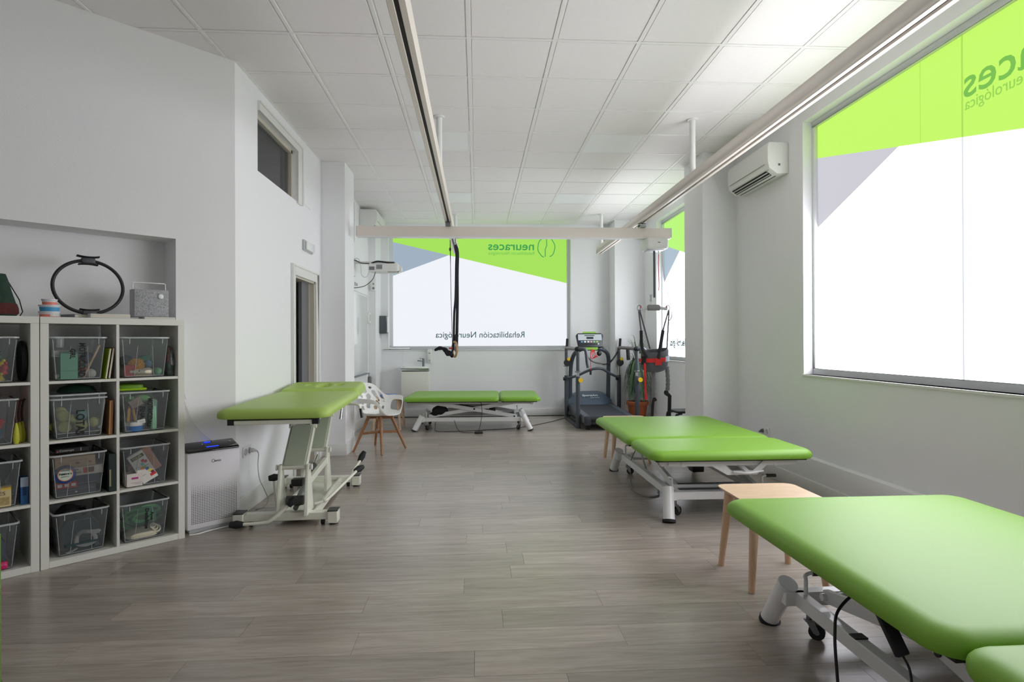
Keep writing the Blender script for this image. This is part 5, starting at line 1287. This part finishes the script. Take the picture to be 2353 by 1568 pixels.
for i, (du, c_, lab) in enumerate(((-.078, (222, 176, 70), 'yellow craft strip standing at the left of the MOTRICIDAD FINA bin'), (-.058, (122, 70, 104), 'purple craft strip standing in the MOTRICIDAD FINA bin'), (-.032, (226, 182, 84), 'yellow craft strip beside the purple one in the MOTRICIDAD FINA bin'))):
    t = kth('craft_strip', lab, 'craft strip', u0 + du, .07 + .012 * i, z + .061); MB().beam((-.008, 0, 0), (-.012 - .010 * (i - 1), 0, .085), .016, .006, (0, 1, 0)).obj('strip', M_('strip_%d' % i, c_), t, bevel=.002); MB().cyl((-.012 - .010 * (i - 1), 0, .085), (-.014 - .010 * (i - 1), 0, .098), .004, 8).obj('tip', M_('tip_%d' % i, (min(c_[0] + 20, 255), c_[1], c_[2])), t)
t, T = slab('purple_pouch', 'plum coloured pouch at the back of the MOTRICIDAD FINA bin', 'pouch', u0 - .055, .14, z + .07, (.09, .05, .09), M_('plum', (118, 56, 84), .7), (.3, 0, 0), .02); front(t, T, 'zip', -.03, .03, .05, .053, -.025, MATS['print_grey'])
t, T = slab('beige_card_pack', 'beige packet wedged above the craft strips', 'packet', u0 - .035, .05, z + .14, (.07, .012, .055), M_('beige_pack', (176, 150, 138)), (-.5, 0, 0)); front(t, T, 'pack_line', -.025, .025, .02, .022, -.006, MATS['print_grey'])
t = kth('green_cloth', 'light green cloth bundled at the top of the MOTRICIDAD FINA bin', 'cloth', u0 - .0, .11, z + .17); MB().sphere((0, 0, .03), .035, 10, 1.5, 1, .8).sphere((-.06, .01, .03), .028, 10, 1.2, 1, .8).obj('bundle', mat('cloth_green', (120, 170, 112), .9, bump=.6, bscale=60), t)
# -- row 3 left: games
z = ZR[3] + .006; u0 = .182
def game(nm, lab, u, n, z_, dims, rgb, rot=(0, 0, 0)):
    return slab(nm, lab, 'game box', u, n, z_, dims, M_('card_' + '_'.join(map(str, rgb)), rgb, .55), rot)
t, T = game('game_box', 'dark grey game box at the bottom of the board game bin', u0 - .01, .18, z, (.20, .28, .055), (70, 72, 82))
front(t, T, 'box_line', -.08, .09, .034, .036, -.14, M_('line_grey', (120, 120, 122))); front(t, T, 'white_dot', -.005, .005, .018, .024, -.14, WPLAST)
t, T = game('game_box', 'navy game box above the dark grey one in the board game bin', u0 + .02, .18, z + .0555, (.18, .26, .06), (48, 54, 84)); front(t, T, 'box_line', -.02, .07, .01, .012, -.13, MATS['line_grey'])
t, T = game('game_box', 'small red game box with three white squares in the board game bin', u0 - .058, .036, z + .05, (.105, .012, .036), (196, 50, 58))
for k in range(3): front(t, T, 'white_square', -.044 + k * .033, -.022 + k * .033, .010, .027, -.006, WPLAST)
t, T = game('game_box', 'white game box with a red picture in the board game bin', u0 + .045, .17, z + .116, (.17, .26, .052), (206, 196, 184))
front(t, T, 'red_picture', -.02, .03, .012, .044, -.13, M_('pic_red', (200, 74, 70))); front(t, T, 'dark_picture', .0, .035, .015, .044, -.1306, M_('pic_dark', (110, 70, 70)))
text('lettering', 'mis', .014, INK, t, mat2(-.075, -.1315, .034, (1, 0, 0), (0, 0, 1)), fit=.03, depth=.0003); text('lettering', 'compás', .014, INK, t, mat2(-.075, -.1315, .016, (1, 0, 0), (0, 0, 1)), fit=.045, depth=.0003)
t, T = game('game_box', 'brown kraft card game box at the top of the board game bin', u0 - .012, .17, z + .1685, (.20, .25, .062), (176, 150, 122))
front(t, T, 'print_line', -.03, .06, .040, .043, -.125, M_('kraft_print', (140, 116, 92))); front(t, T, 'red_print', .065, .08, .02, .03, -.125, M_('kraft_red', (170, 100, 84))); front(t, T, 'round_print', .0, .018, .018, .03, -.125, M_('kraft_grey', (120, 104, 96)))
MB().torus(.007, .001, 16, 5, mat2(-.07, -.1255, .03, (1, 0, 0), (0, 0, 1))).obj('ring_print', MATS['kraft_red'], t)
t, T = game('game_box', 'black game box with pale lettering lying on top of the board game bin', u0 - .02, .19, z + .2565, (.165, .22, .026), (26, 26, 30))
text('lettering', 'Construye', .018, M_('pale_print', (190, 186, 180)), t, mat2(-.065, -.1108, .008, (1, 0, 0), (0, 0, 1)), fit=.07, depth=.0003)
front(t, T, 'red_mark', -.077, -.069, .006, .014, -.11, MATS['pic_red']); front(t, T, 'pale_stripe', .04, .043, .002, .024, -.11, MATS['pale_print'])
t = kth('round_tin', 'round blue tin lettered Palabra in the board game bin', 'tin', u0 - .066, .030, z + .135)
Tn = mat2(0, 0, 0, (1, 0, 0), (0, 0, 1))
MB().lathe([(0, -.012), (.050, -.012), (.053, -.008), (.053, .006), (.048, .009), (0, .009)], 32, Tn).obj('tin', M_('tin_blue', (46, 66, 124), .35), t)
MB().cyl((0, -.0091, 0), (0, -.0101, 0), .038, 28).obj('label', M_('tin_label', (196, 208, 196), .5), t)
MB().lathe([(.034, .0102), (.038, .0102), (.038, .0108), (.034, .0108)], 28, Tn, cap=False).obj('label_ring', M_('ring_orange', (214, 140, 96), .5), t)
text('lettering', 'Palabra a', .016, INK, t, mat2(-.031, -.0112, .0, (1, 0, 0), (0, 0, 1)), fit=.062, bold=.0006, depth=.0003)
text('lettering', 'palabra', .009, INK, t, mat2(-.02, -.0112, -.014, (1, 0, 0), (0, 0, 1)), fit=.036, depth=.0003)
t, T = game('game_box', 'tall dark green game box standing right of the board game bin', .348, .13, ZR[3], (.040, .27, .235), (20, 40, 34)); front(t, T, 'spine_label', -.017, -.008, .035, .14, -.135, M_('spine_tan', (150, 140, 100)))
# -- row 3 right
u0 = .538
t, T = game('puzzle_box', 'white puzzle box with coloured pieces tilted in its bin', u0 + .03, .033, z + .004, (.095, .016, .205), (224, 220, 212), (-.48, 0, 0))
front(t, T, 'title_bar', -.036, .040, .165, .187, -.008, M_('title_dark', (60, 60, 48)))
text('lettering', 'COLOR', .018, M_('title_yellow', (206, 206, 130)), t, T @ mat2(-.028, -.0092, .170, (1, 0, 0), (0, 0, 1)), fit=.058, depth=.0003, bold=.0006)
for x, z_, c_ in ((.018, .140, (208, 60, 84)), (.030, .128, (208, 60, 84)), (.006, .120, (120, 184, 184)), (-.006, .098, (228, 140, 60)), (.010, .098, (150, 190, 110)), (.016, .080, (70, 100, 160)), (.024, .062, (226, 210, 60)), (.032, .045, (130, 40, 90)), (.020, .030, (214, 50, 56)), (.036, .030, (214, 50, 56))):
    front(t, T, 'printed_piece', x - .009, x + .009, z_ - .009, z_ + .009, -.008, M_('pp_%d_%d' % (c_[0], c_[1]), c_, .6))
for k, (x, z_) in enumerate(((-.03, .115), (.03, .10), (-.02, .05))): front(t, T, 'print_line', x - .012, x + .012, z_, z_ + .0025, -.008, MATS['print_grey'])
t, T = game('puzzle_box', 'reddish brown flat box tilted behind the white puzzle box', u0 + .072, .055, z + .075, (.062, .016, .165), (170, 116, 96), (-.50, 0, 0)); front(t, T, 'edge_line', -.028, .028, .155, .157, -.008, M_('edge_brown', (140, 90, 72)))
t, T = game('card_box', 'small white card box with a magenta logo in the puzzle bin', u0 - .064, .072, z, (.088, .10, .082), (222, 212, 206)); front(t, T, 'magenta_print', -.018, .020, .046, .058, -.05, M_('magenta', (180, 50, 130)))
front(t, T, 'print_line', -.02, .038, .022, .024, -.05, MATS['print_grey']); front(t, T, 'print_line', -.0, .038, .014, .016, -.05, MATS['print_grey'])
t, T = game('dark_case', 'dark navy case at the back of the puzzle bin', u0, .20, z, (.19, .12, .20), (58, 62, 78)); front(t, T, 'case_line', -.09, .09, .12, .122, -.06, MATS['line_grey'])
t, T = slab('brown_toy', 'brown wooden toy above the white card box', 'toy', u0 - .07, .08, z + .083, (.05, .04, .045), M_('toy_brown', (130, 104, 84)), (.3, 0, 0), .008); MB().beam((-.03, -.02, -.0), (.03, -.02, .03), .012, .01).obj('toy_arm', MATS['toy_brown'], t)
t, T = slab('grey_folder', 'grey plastic folder tilted at the top of the puzzle bin', 'folder', u0 - .02, .06, z + .165, (.14, .006, .03), M_('folder_grey', (110, 112, 108)), (-.42, 0, 0)); front(t, T, 'folder_edge', -.07, .07, .026, .028, -.003, M_('folder_edge', (150, 152, 146)))
# -- row 4
z = ZR[4] + .006
t = kth('dark_bag', 'black fabric bag heaped above the rim of the bottom left bin', 'bag', .155, .19, z); MB().sphere((0, 0, .14), .085, 16, .95, 1.4, 1.55).sphere((.05, .03, .20), .045, 12, 1.3, 1, 1).sphere((-.02, 0, .09), .085, 14, 1.0, 1.2, 1).obj('fabric', mat('black_cloth', (24, 24, 26), .9, bump=.8, bscale=50), t); MB().tube(smooth_path([(-.03, -.07, .24), (.02, -.09, .262), (.07, -.05, .25), (.09, .0, .235)]), .008, 8, flat=(.5, 1)).obj('handle', MATS['black_cloth'], t)
t = kth('teal_cloth', 'dark teal cloth packed in the bottom left bin', 'cloth', .20, .12, z); MB().rr(.19, .15, .04, [(.02, 0), (0, .02), (0, .15), (.02, .185), (.05, .20)], 6).obj('cloth', mat('teal_dark', (44, 62, 66), .9, bump=.8, bscale=30), t); MB().rr(.17, .03, .01, [(0, .05), (0, .06)], cy=-.075).obj('fold', mat('teal_fold', (56, 76, 80), .9), t)
t = kth('grey_strap', 'coiled grey webbing strap in the bottom left bin', 'strap', .222, .040, z + .03)
MB().tube(smooth_path([(-.05, 0, .03), (-.045, 0, .07), (-.02, 0, .09), (.03, 0, .082), (.065, 0, .078), (.035, 0, .07), (.045, .0, .045), (.04, 0, .02), (.0, 0, .008), (-.04, .0, .02), (-.05, 0, .035)], 6), .012, 8, flat=(.25, 1), up=(0, 1, 0)).obj('webbing', mat('webbing_grey', (132, 134, 134), .9, bump=.5, bscale=200), t)
MB().tube(smooth_path([(-.1, 0, -.02), (-.07, 0, -.014), (-.045, 0, .0)]), .006, 6).obj('strap_end', MATS['webbing_grey'], t)
u0 = .532
t = kth('green_bands', 'bundled green elastic bands in the bottom right bin', 'elastic bands', u0, .09, z)
GB = [mat('band_green_%d' % k, c_, .6) for k, c_ in enumerate(((66, 150, 88), (84, 176, 104), (44, 110, 76)))]
r3 = random.Random(3)
for k in range(9):
    cx_ = r3.uniform(-.07, .07); cz_ = r3.uniform(.085, .16); cy_ = r3.uniform(-.04, .05); a0 = r3.uniform(0, 6)
    pts = [(cx_ + r3.uniform(.035, .05) * math.cos(a0 + q * .9) * 1.2, cy_ + .01 * math.sin(q), cz_ + .028 * math.sin(a0 + q * .9)) for q in range(9)]
    MB().tube(smooth_path(pts, 4), .011, 6, flat=(.35, 1), up=(0, 1, 0)).obj('band', GB[k % 3], t)
MB().rr(.17, .14, .04, [(.03, .07), (0, .09), (0, .15), (.03, .185)], 6, cy=.05).obj('band_bundle', GB[2], t)
t = kth('white_netting', 'off white crocheted netting on the floor of the bottom right bin', 'netting', u0 - .005, .085, z)
NET = mat('net_white', (206, 200, 178), .9, bump=1.0, bscale=120)
MB().rr(.19, .13, .05, [(.03, 0), (.004, .012), (0, .03), (.02, .055), (.05, .066)], 6).obj('net', NET, t)
for k in range(3): MB().torus(.02 - .003 * k, .006, 18, 6, Tr(.075 - .012 * k, -.05, .05 + .012 * k) @ Rt(1.2, 'X')).obj('net_loop', NET, t)
# -- left unit contents
z = ZR[1] + .006; u0 = -.236
TY = [((232, 206, 40), 'yellow'), ((206, 50, 44), 'red'), ((50, 80, 150), 'blue'), ((232, 206, 40), 'yellow'), ((206, 50, 44), 'red'), ((52, 96, 76), 'green')]
pos = [(.06, .05, .0), (.075, .05, .035), (.045, .06, .045), (.07, .05, .075), (.078, .055, .06), (.06, .06, .12)]
wh = ['lowest', 'second', 'third', 'fourth', 'fifth', 'topmost']
for k, ((c_, cn), p) in enumerate(zip(TY, pos)):
    t = kth('toy_figure', '%s plastic toy figure, %s of the heap in the top bin at the frame edge' % (cn, wh[k]), 'toy', u0 + p[0], p[1] + .012 * (k % 2), z + p[2])
    MB().sphere((0, 0, .02), .018, 10, 1, .8, 1.2).sphere((.008, 0, .044), .010, 8).obj('body', M_('toy_' + cn, c_, .4), t); MB().beam((-.018, 0, .03), (.022, 0, .012), .009, .009).obj('limb', M_('toy_' + cn, c_, .4), t)
t, T = slab('dark_green_cloth', 'dark green cloth at the back of the toy bin', 'cloth', u0 - .0, .16, z, (.17, .15, .17), mat('green_cloth_dark', (52, 72, 60), .9, bump=.6, bscale=40), bevel=.03); MB().sphere((0, -.05, .17), .05, 10, 1.2, 1, .5).obj('fold', MATS['green_cloth_dark'], t)
t = kth('black_disc', 'black round disc standing right of the toy bin', 'disc', -.066, .17, ZR[1]); MB().lathe([(0, -.012), (.115, -.012), (.12, 0), (.115, .012), (0, .012)], 32, Tr(0, 0, .12) @ Rt(PI / 2, 'Y')).obj('disc', M_('disc_black', (22, 22, 24)), t); MB().cyl((.012, 0, .12), (.016, 0, .12), .03, 16).obj('hub', M_('disc_grey', (50, 50, 54)), t)
z = ZR[2] + .006; u0 = -.238
t, T = slab('red_tray', 'big red plastic tray tilted in the second row bin at the frame edge', 'tray', u0 - .02, .16, z + .12, (.22, .22, .012), M_('tray_red', (210, 30, 34), .4), (.42, 0, 0), .004)
MB().box(-.11, .11, -.112, -.108, -.06, .012, T).obj('tray_side', MATS['tray_red'], t)
for k, (c_, cn) in enumerate((((206, 96, 56), 'orange'), ((64, 120, 176), 'blue'), ((180, 60, 60), 'dull red'))):
    t = kth('plastic_ring', '%s plastic piece upright under the red tray' % cn, 'toy', u0 + .02 + .028 * (k if k < 2 else -1), .06, z); MB().tube(smooth_path([(0, 0, .004), (.012, 0, .05), (.01, 0, .12), (-.002, 0, .15)]), .009, 8).obj('piece', M_('pc_' + cn.replace(' ', '_'), c_, .4), t); MB().sphere((.0, 0, .01), .010, 8).obj('piece_end', M_('pc_' + cn.replace(' ', '_'), c_, .4), t)
for k in range(3):
    t = kth('soft_club', ['yellow soft club, left of the three beside the red tray', 'yellow soft club, middle of the three beside the red tray', 'yellow soft club, right of the three beside the red tray'][k], 'club', -.106 + .018 * k, .04 + .034 * k, ZR[2], 0, 'yellow clubs in the second row')
    mb = MB().lathe([(0, .0), (.010, .001), (.0155, .02), (.0155, .05), (.011, .09), (.005, .12)], 14); mb.obj('head', M_('club_yellow', (196, 196, 60), .6), t)
    MB().tube(smooth_path([(0, 0, .12), (-.004, 0, .17), (.002, 0, .23), (.012, 0, .25)]), .0055, 8).obj('cord', M_('club_brown', (84, 50, 40), .7), t)
z = ZR[3] + .006; u0 = -.222
t, T = slab('yellow_box', 'yellow and cream card box in the third row bin at the frame edge', 'box', u0 + .035, .045, z, (.115, .04, .115), M_('box_cream', (206, 190, 140)), bevel=.002)
front(t, T, 'yellow_band', -.0575, .0575, .095, .115, -.02, M_('band_yellow', (220, 180, 60))); text('lettering', 'PARES', .03, M_('box_brown', (110, 84, 50)), t, mat2(-.05, -.0212, .066, (1, 0, 0), (0, 0, 1)), fit=.08, depth=.0003)
front(t, T, 'picture', -.05, .05, .01, .055, -.02, mat('box_pic', (170, 150, 100), .6, var=.5, vscale=60))
t = kth('black_bag', 'black bag bulging over the third row bin at the frame edge', 'bag', u0 + .01, .2, z); MB().sphere((0, 0, .18), .075, 14, 1.35, 1.4, 1.15).sphere((0, 0, .09), .08, 12, 1, 1.2, 1.0).obj('fabric', MATS['black_cloth'], t); MB().tube(smooth_path([(-.06, -.09, .23), (0, -.1, .25), (.06, -.09, .235)]), .006, 6).obj('strap', MATS['black_cloth'], t)
t, T = slab('blue_carton', 'tall blue and white carton standing right of the third row bin', 'carton', -.070, .07, ZR[3], (.036, .06, .155), M_('carton_blue', (44, 100, 160), .5)); front(t, T, 'white_panel', -.018, .018, .10, .155, -.03, M_('carton_white', (176, 192, 210))); front(t, T, 'dark_print', -.008, .008, .05, .10, -.0306, M_('carton_navy', (30, 60, 110)))
z = ZR[4] + .006; u0 = -.236
t, T = slab('navy_fabric', 'dark blue folded fabric in the bottom bin at the frame edge', 'fabric', u0, .15, z, (.18, .2, .16), mat('navy_cloth', (52, 56, 84), .9, bump=.6, bscale=40), bevel=.03); MB().sphere((.0, -.04, .155), .05, 10, 1.3, 1.2, .5).obj('fold', MATS['navy_cloth'], t)
t = kth('pink_weight', 'pink rounded weight in the bottom bin at the frame edge', 'weight', u0 + .07, .035, z); MB().rr(.045, .026, .012, [(.006, 0), (0, .006), (0, .036), (.006, .042)], 5).obj('weight', M_('pink_vinyl', (206, 40, 104), .5), t); text('lettering', '0,5 kg', .010, M_('pale_pink', (230, 150, 180)), t, mat2(-.017, -.0135, .024, (1, 0, 0), (0, 0, 1)), fit=.032, depth=.0003)

# ---- on top of the shelving, inside the niche
ZT = 1.4705
t = kth('mesh_bag', 'dark mesh sack with green and red cloth on the shelving at the frame edge', 'bag', -.178, .15, ZT)
MB().lathe([(0, 0), (.085, .002), (.098, .02), (.088, .07), (.066, .15), (.050, .215), (.040, .245), (.0, .25)], 20).obj('sack', mat('mesh_dark', (36, 60, 48), .9, var=.5, vscale=30, bump=1, bscale=150), t)
MB().lathe([(.0905, .01), (.0995, .02), (.098, .05), (.090, .075)], 20, cap=False).obj('red_cloth', mat('mesh_red', (84, 36, 34), .9, var=.4, vscale=30, bump=1, bscale=150), t)
MB().tube([(.03, 0, .245), (.10, .0, .10), (.115, 0, .03), (.10, -.02, .004)], .003, 6).obj('drawstring', BLACK, t)
for k, (r_, z0, h_, mm, cn, lab) in enumerate(((.050, 0, .034, (230, 130, 110), 'coral', 'lowest putty tub with a printed label, on the shelving'), (.050, .0345, .038, (60, 150, 200), 'blue', 'middle putty tub with blue putty, on the shelving'), (.037, .073, .034, (236, 126, 104), 'coral', 'top small putty tub with coral putty, on the shelving'))):
    t = kth('putty_tub', lab, 'tub', .052, .085, ZT + z0, 0, 'stacked putty tubs')
    MB().lathe([(0, 0), (r_ * .92, 0), (r_ * .96, h_ * .45 if k != 1 else h_ * .62)], 26, cap=True).obj('putty', M_('putty_' + cn, mm, .5), t)
    MB().lathe([(r_ * .96, h_ * .45 if k != 1 else h_ * .62), (r_, h_ - .009)], 26, cap=False).obj('wall', M_('tub_frost', (214, 216, 220), .4), t)
    MB().lathe([(r_, h_ - .009), (r_ * 1.07, h_ - .008), (r_ * 1.07, h_ - .001), (0, h_)], 26, cap=False).obj('lid', M_('tub_lid', (208, 208, 214), .35), t)
    if k == 0:
        band_ = MB(); vs = []
        for q in range(9):
            a = -PI / 2 - .1 + q * .16
            for zz in (.004, .026): vs.append((r_ * .985 * math.cos(a), r_ * .985 * math.sin(a), zz))
        band_.add(vs, [(2 * q, 2 * q + 2, 2 * q + 3, 2 * q + 1) for q in range(8)]).obj('label', mat('label_print', (200, 200, 196), .6, var=.35, vscale=120), t)
t = kth('pilates_ring', 'black exercise ring with two padded grips standing in the niche', 'exercise ring', .257, .14, ZT + .031)
RR = .172
TR_ = Tr(0, 0, RR - .006) @ Rt(-.10, 'X') @ mat2(0, 0, 0, (1, 0, 0), (0, 0, 1))
pts = [(RR * 1.06 * math.cos(a), RR * .97 * math.sin(a), 0) for a in [2 * PI * i / 64 for i in range(65)]]
MB().tube(pts, .0102, 12, T=TR_).obj('ring', mat('ring_black', (26, 26, 29), .5), t)
GR = mat('grip_grey', (74, 76, 80), .5)
for s_ in (-1, 1):
    for k, (rr_, m_) in enumerate(((RR * .97 + .022, BLACKR), (RR * .97 - .020, BLACKR))):
        pp = [(x, s_ * (rr_ + (.006 if k == 0 else -.006) * (x / .055) ** 2), 0) for x in [(-.058 + .0145 * i) * (1 if k == 0 else .86) for i in range(9)]]
        MB().tube(pp, .010, 10, T=TR_, flat=(.55, 2.2), up=(0, 1, 0)).obj('grip_pad', m_, t)
    MB().bx((0, s_ * RR * .97, 0), (.075, .036, .034), TR_).obj('grip_body', GR, t, bevel=.01)
t, T = slab('pale_book', 'thin pale book lying under the exercise ring', 'book', .345, .09, ZT, (.21, .15, .026), M_('book_pale', (206, 206, 204)), (0, 0, .0))
front(t, T, 'pages', -.10, .10, .004, .022, -.075, MATS['pages'], .0004)
t, T = slab('grey_book', 'thin grey book flat under the left side of the exercise ring', 'book', .205, .16, ZT, (.12, .15, .022), M_('book_grey', (130, 130, 132)), (0, 0, .3)); front(t, T, 'pages', -.055, .055, .004, .018, -.075, MATS['pages'], .0004)
t = kth('radio_speaker', 'grey fabric portable speaker with a white knob in the niche', 'speaker', .588, .13, ZT + .016)
m = mat('speaker_fabric', (150, 150, 154), .95)
nt = m.node_tree; b_ = nt.nodes['Principled BSDF']; tc_ = nt.nodes.new('ShaderNodeTexCoord'); mp_ = nt.nodes.new('ShaderNodeMapping'); mp_.inputs['Scale'].default_value = (60, 60, 420)
n1 = nt.nodes.new('ShaderNodeTexNoise'); n1.inputs['Scale'].default_value = 2; n2_ = nt.nodes.new('ShaderNodeTexNoise'); n2_.inputs['Scale'].default_value = 2
mp2 = nt.nodes.new('ShaderNodeMapping'); mp2.inputs['Scale'].default_value = (420, 420, 60)
cr_ = nt.nodes.new('ShaderNodeValToRGB'); cr_.color_ramp.elements[0].position = .35; cr_.color_ramp.elements[1].position = .65; cr_.color_ramp.elements[0].color = L((96, 98, 104)); cr_.color_ramp.elements[1].color = L((206, 206, 208))
av = nt.nodes.new('ShaderNodeMath'); av.operation = 'MULTIPLY_ADD'; av.inputs[1].default_value = .5
hf = nt.nodes.new('ShaderNodeMath'); hf.operation = 'MULTIPLY'; hf.inputs[1].default_value = .5
nt.links.new(tc_.outputs['Object'], mp_.inputs[0]); nt.links.new(tc_.outputs['Object'], mp2.inputs[0]); nt.links.new(mp_.outputs[0], n1.inputs['Vector']); nt.links.new(mp2.outputs[0], n2_.inputs['Vector'])
nt.links.new(n1.outputs['Fac'], hf.inputs[0]); nt.links.new(n2_.outputs['Fac'], av.inputs[0]); nt.links.new(hf.outputs[0], av.inputs[2]); nt.links.new(av.outputs[0], cr_.inputs[0]); nt.links.new(cr_.outputs[0], b_.inputs['Base Color'])
MB().box(-.104, .104, -.045, .045, 0, .182).obj('case', mat('speaker_case', (178, 178, 182), .5), t, bevel=.006)
MB().box(-.100, .100, -.053, -.045, .004, .178).obj('fabric_front', m, t, bevel=.003)
MB().lathe([(0, 0), (.016, 0), (.016, .008), (.014, .010), (0, .010)], 20, mat2(.052, -.053, .138, (1, 0, 0), (0, 0, 1))).obj('knob', GLW, t)
MB().tube([(-.096, 0, .18), (-.096, 0, .225), (-.093, 0, .229), (.093, 0, .229), (.096, 0, .225), (.096, 0, .18)], .0035, 8).obj('handle', WPLAST, t)
t, T = slab('white_book', 'white booklet lying under the speaker', 'book', .63, .12, ZT, (.18, .14, .0155), M_('book_white', (226, 226, 224)), (0, 0, 0)); front(t, T, 'pages', -.085, .085, .003, .013, -.07, MATS['pages'], .0004)
t = thing('green_bolster', 'green vinyl bolster standing upright at the left frame edge', 'bolster', (-1.888, 2.30, 0))
MB().rr(.16, .16, .07, [(.01, 0), (0, .01), (0, .58), (.01, .60)], 6).obj('cover', M_('bolster_green', (96, 134, 44)), t); MB().rr(.165, .165, .07, [(0, .012), (0, .016)], 6).obj('piping', M_('piping_green', (80, 112, 36)), t)
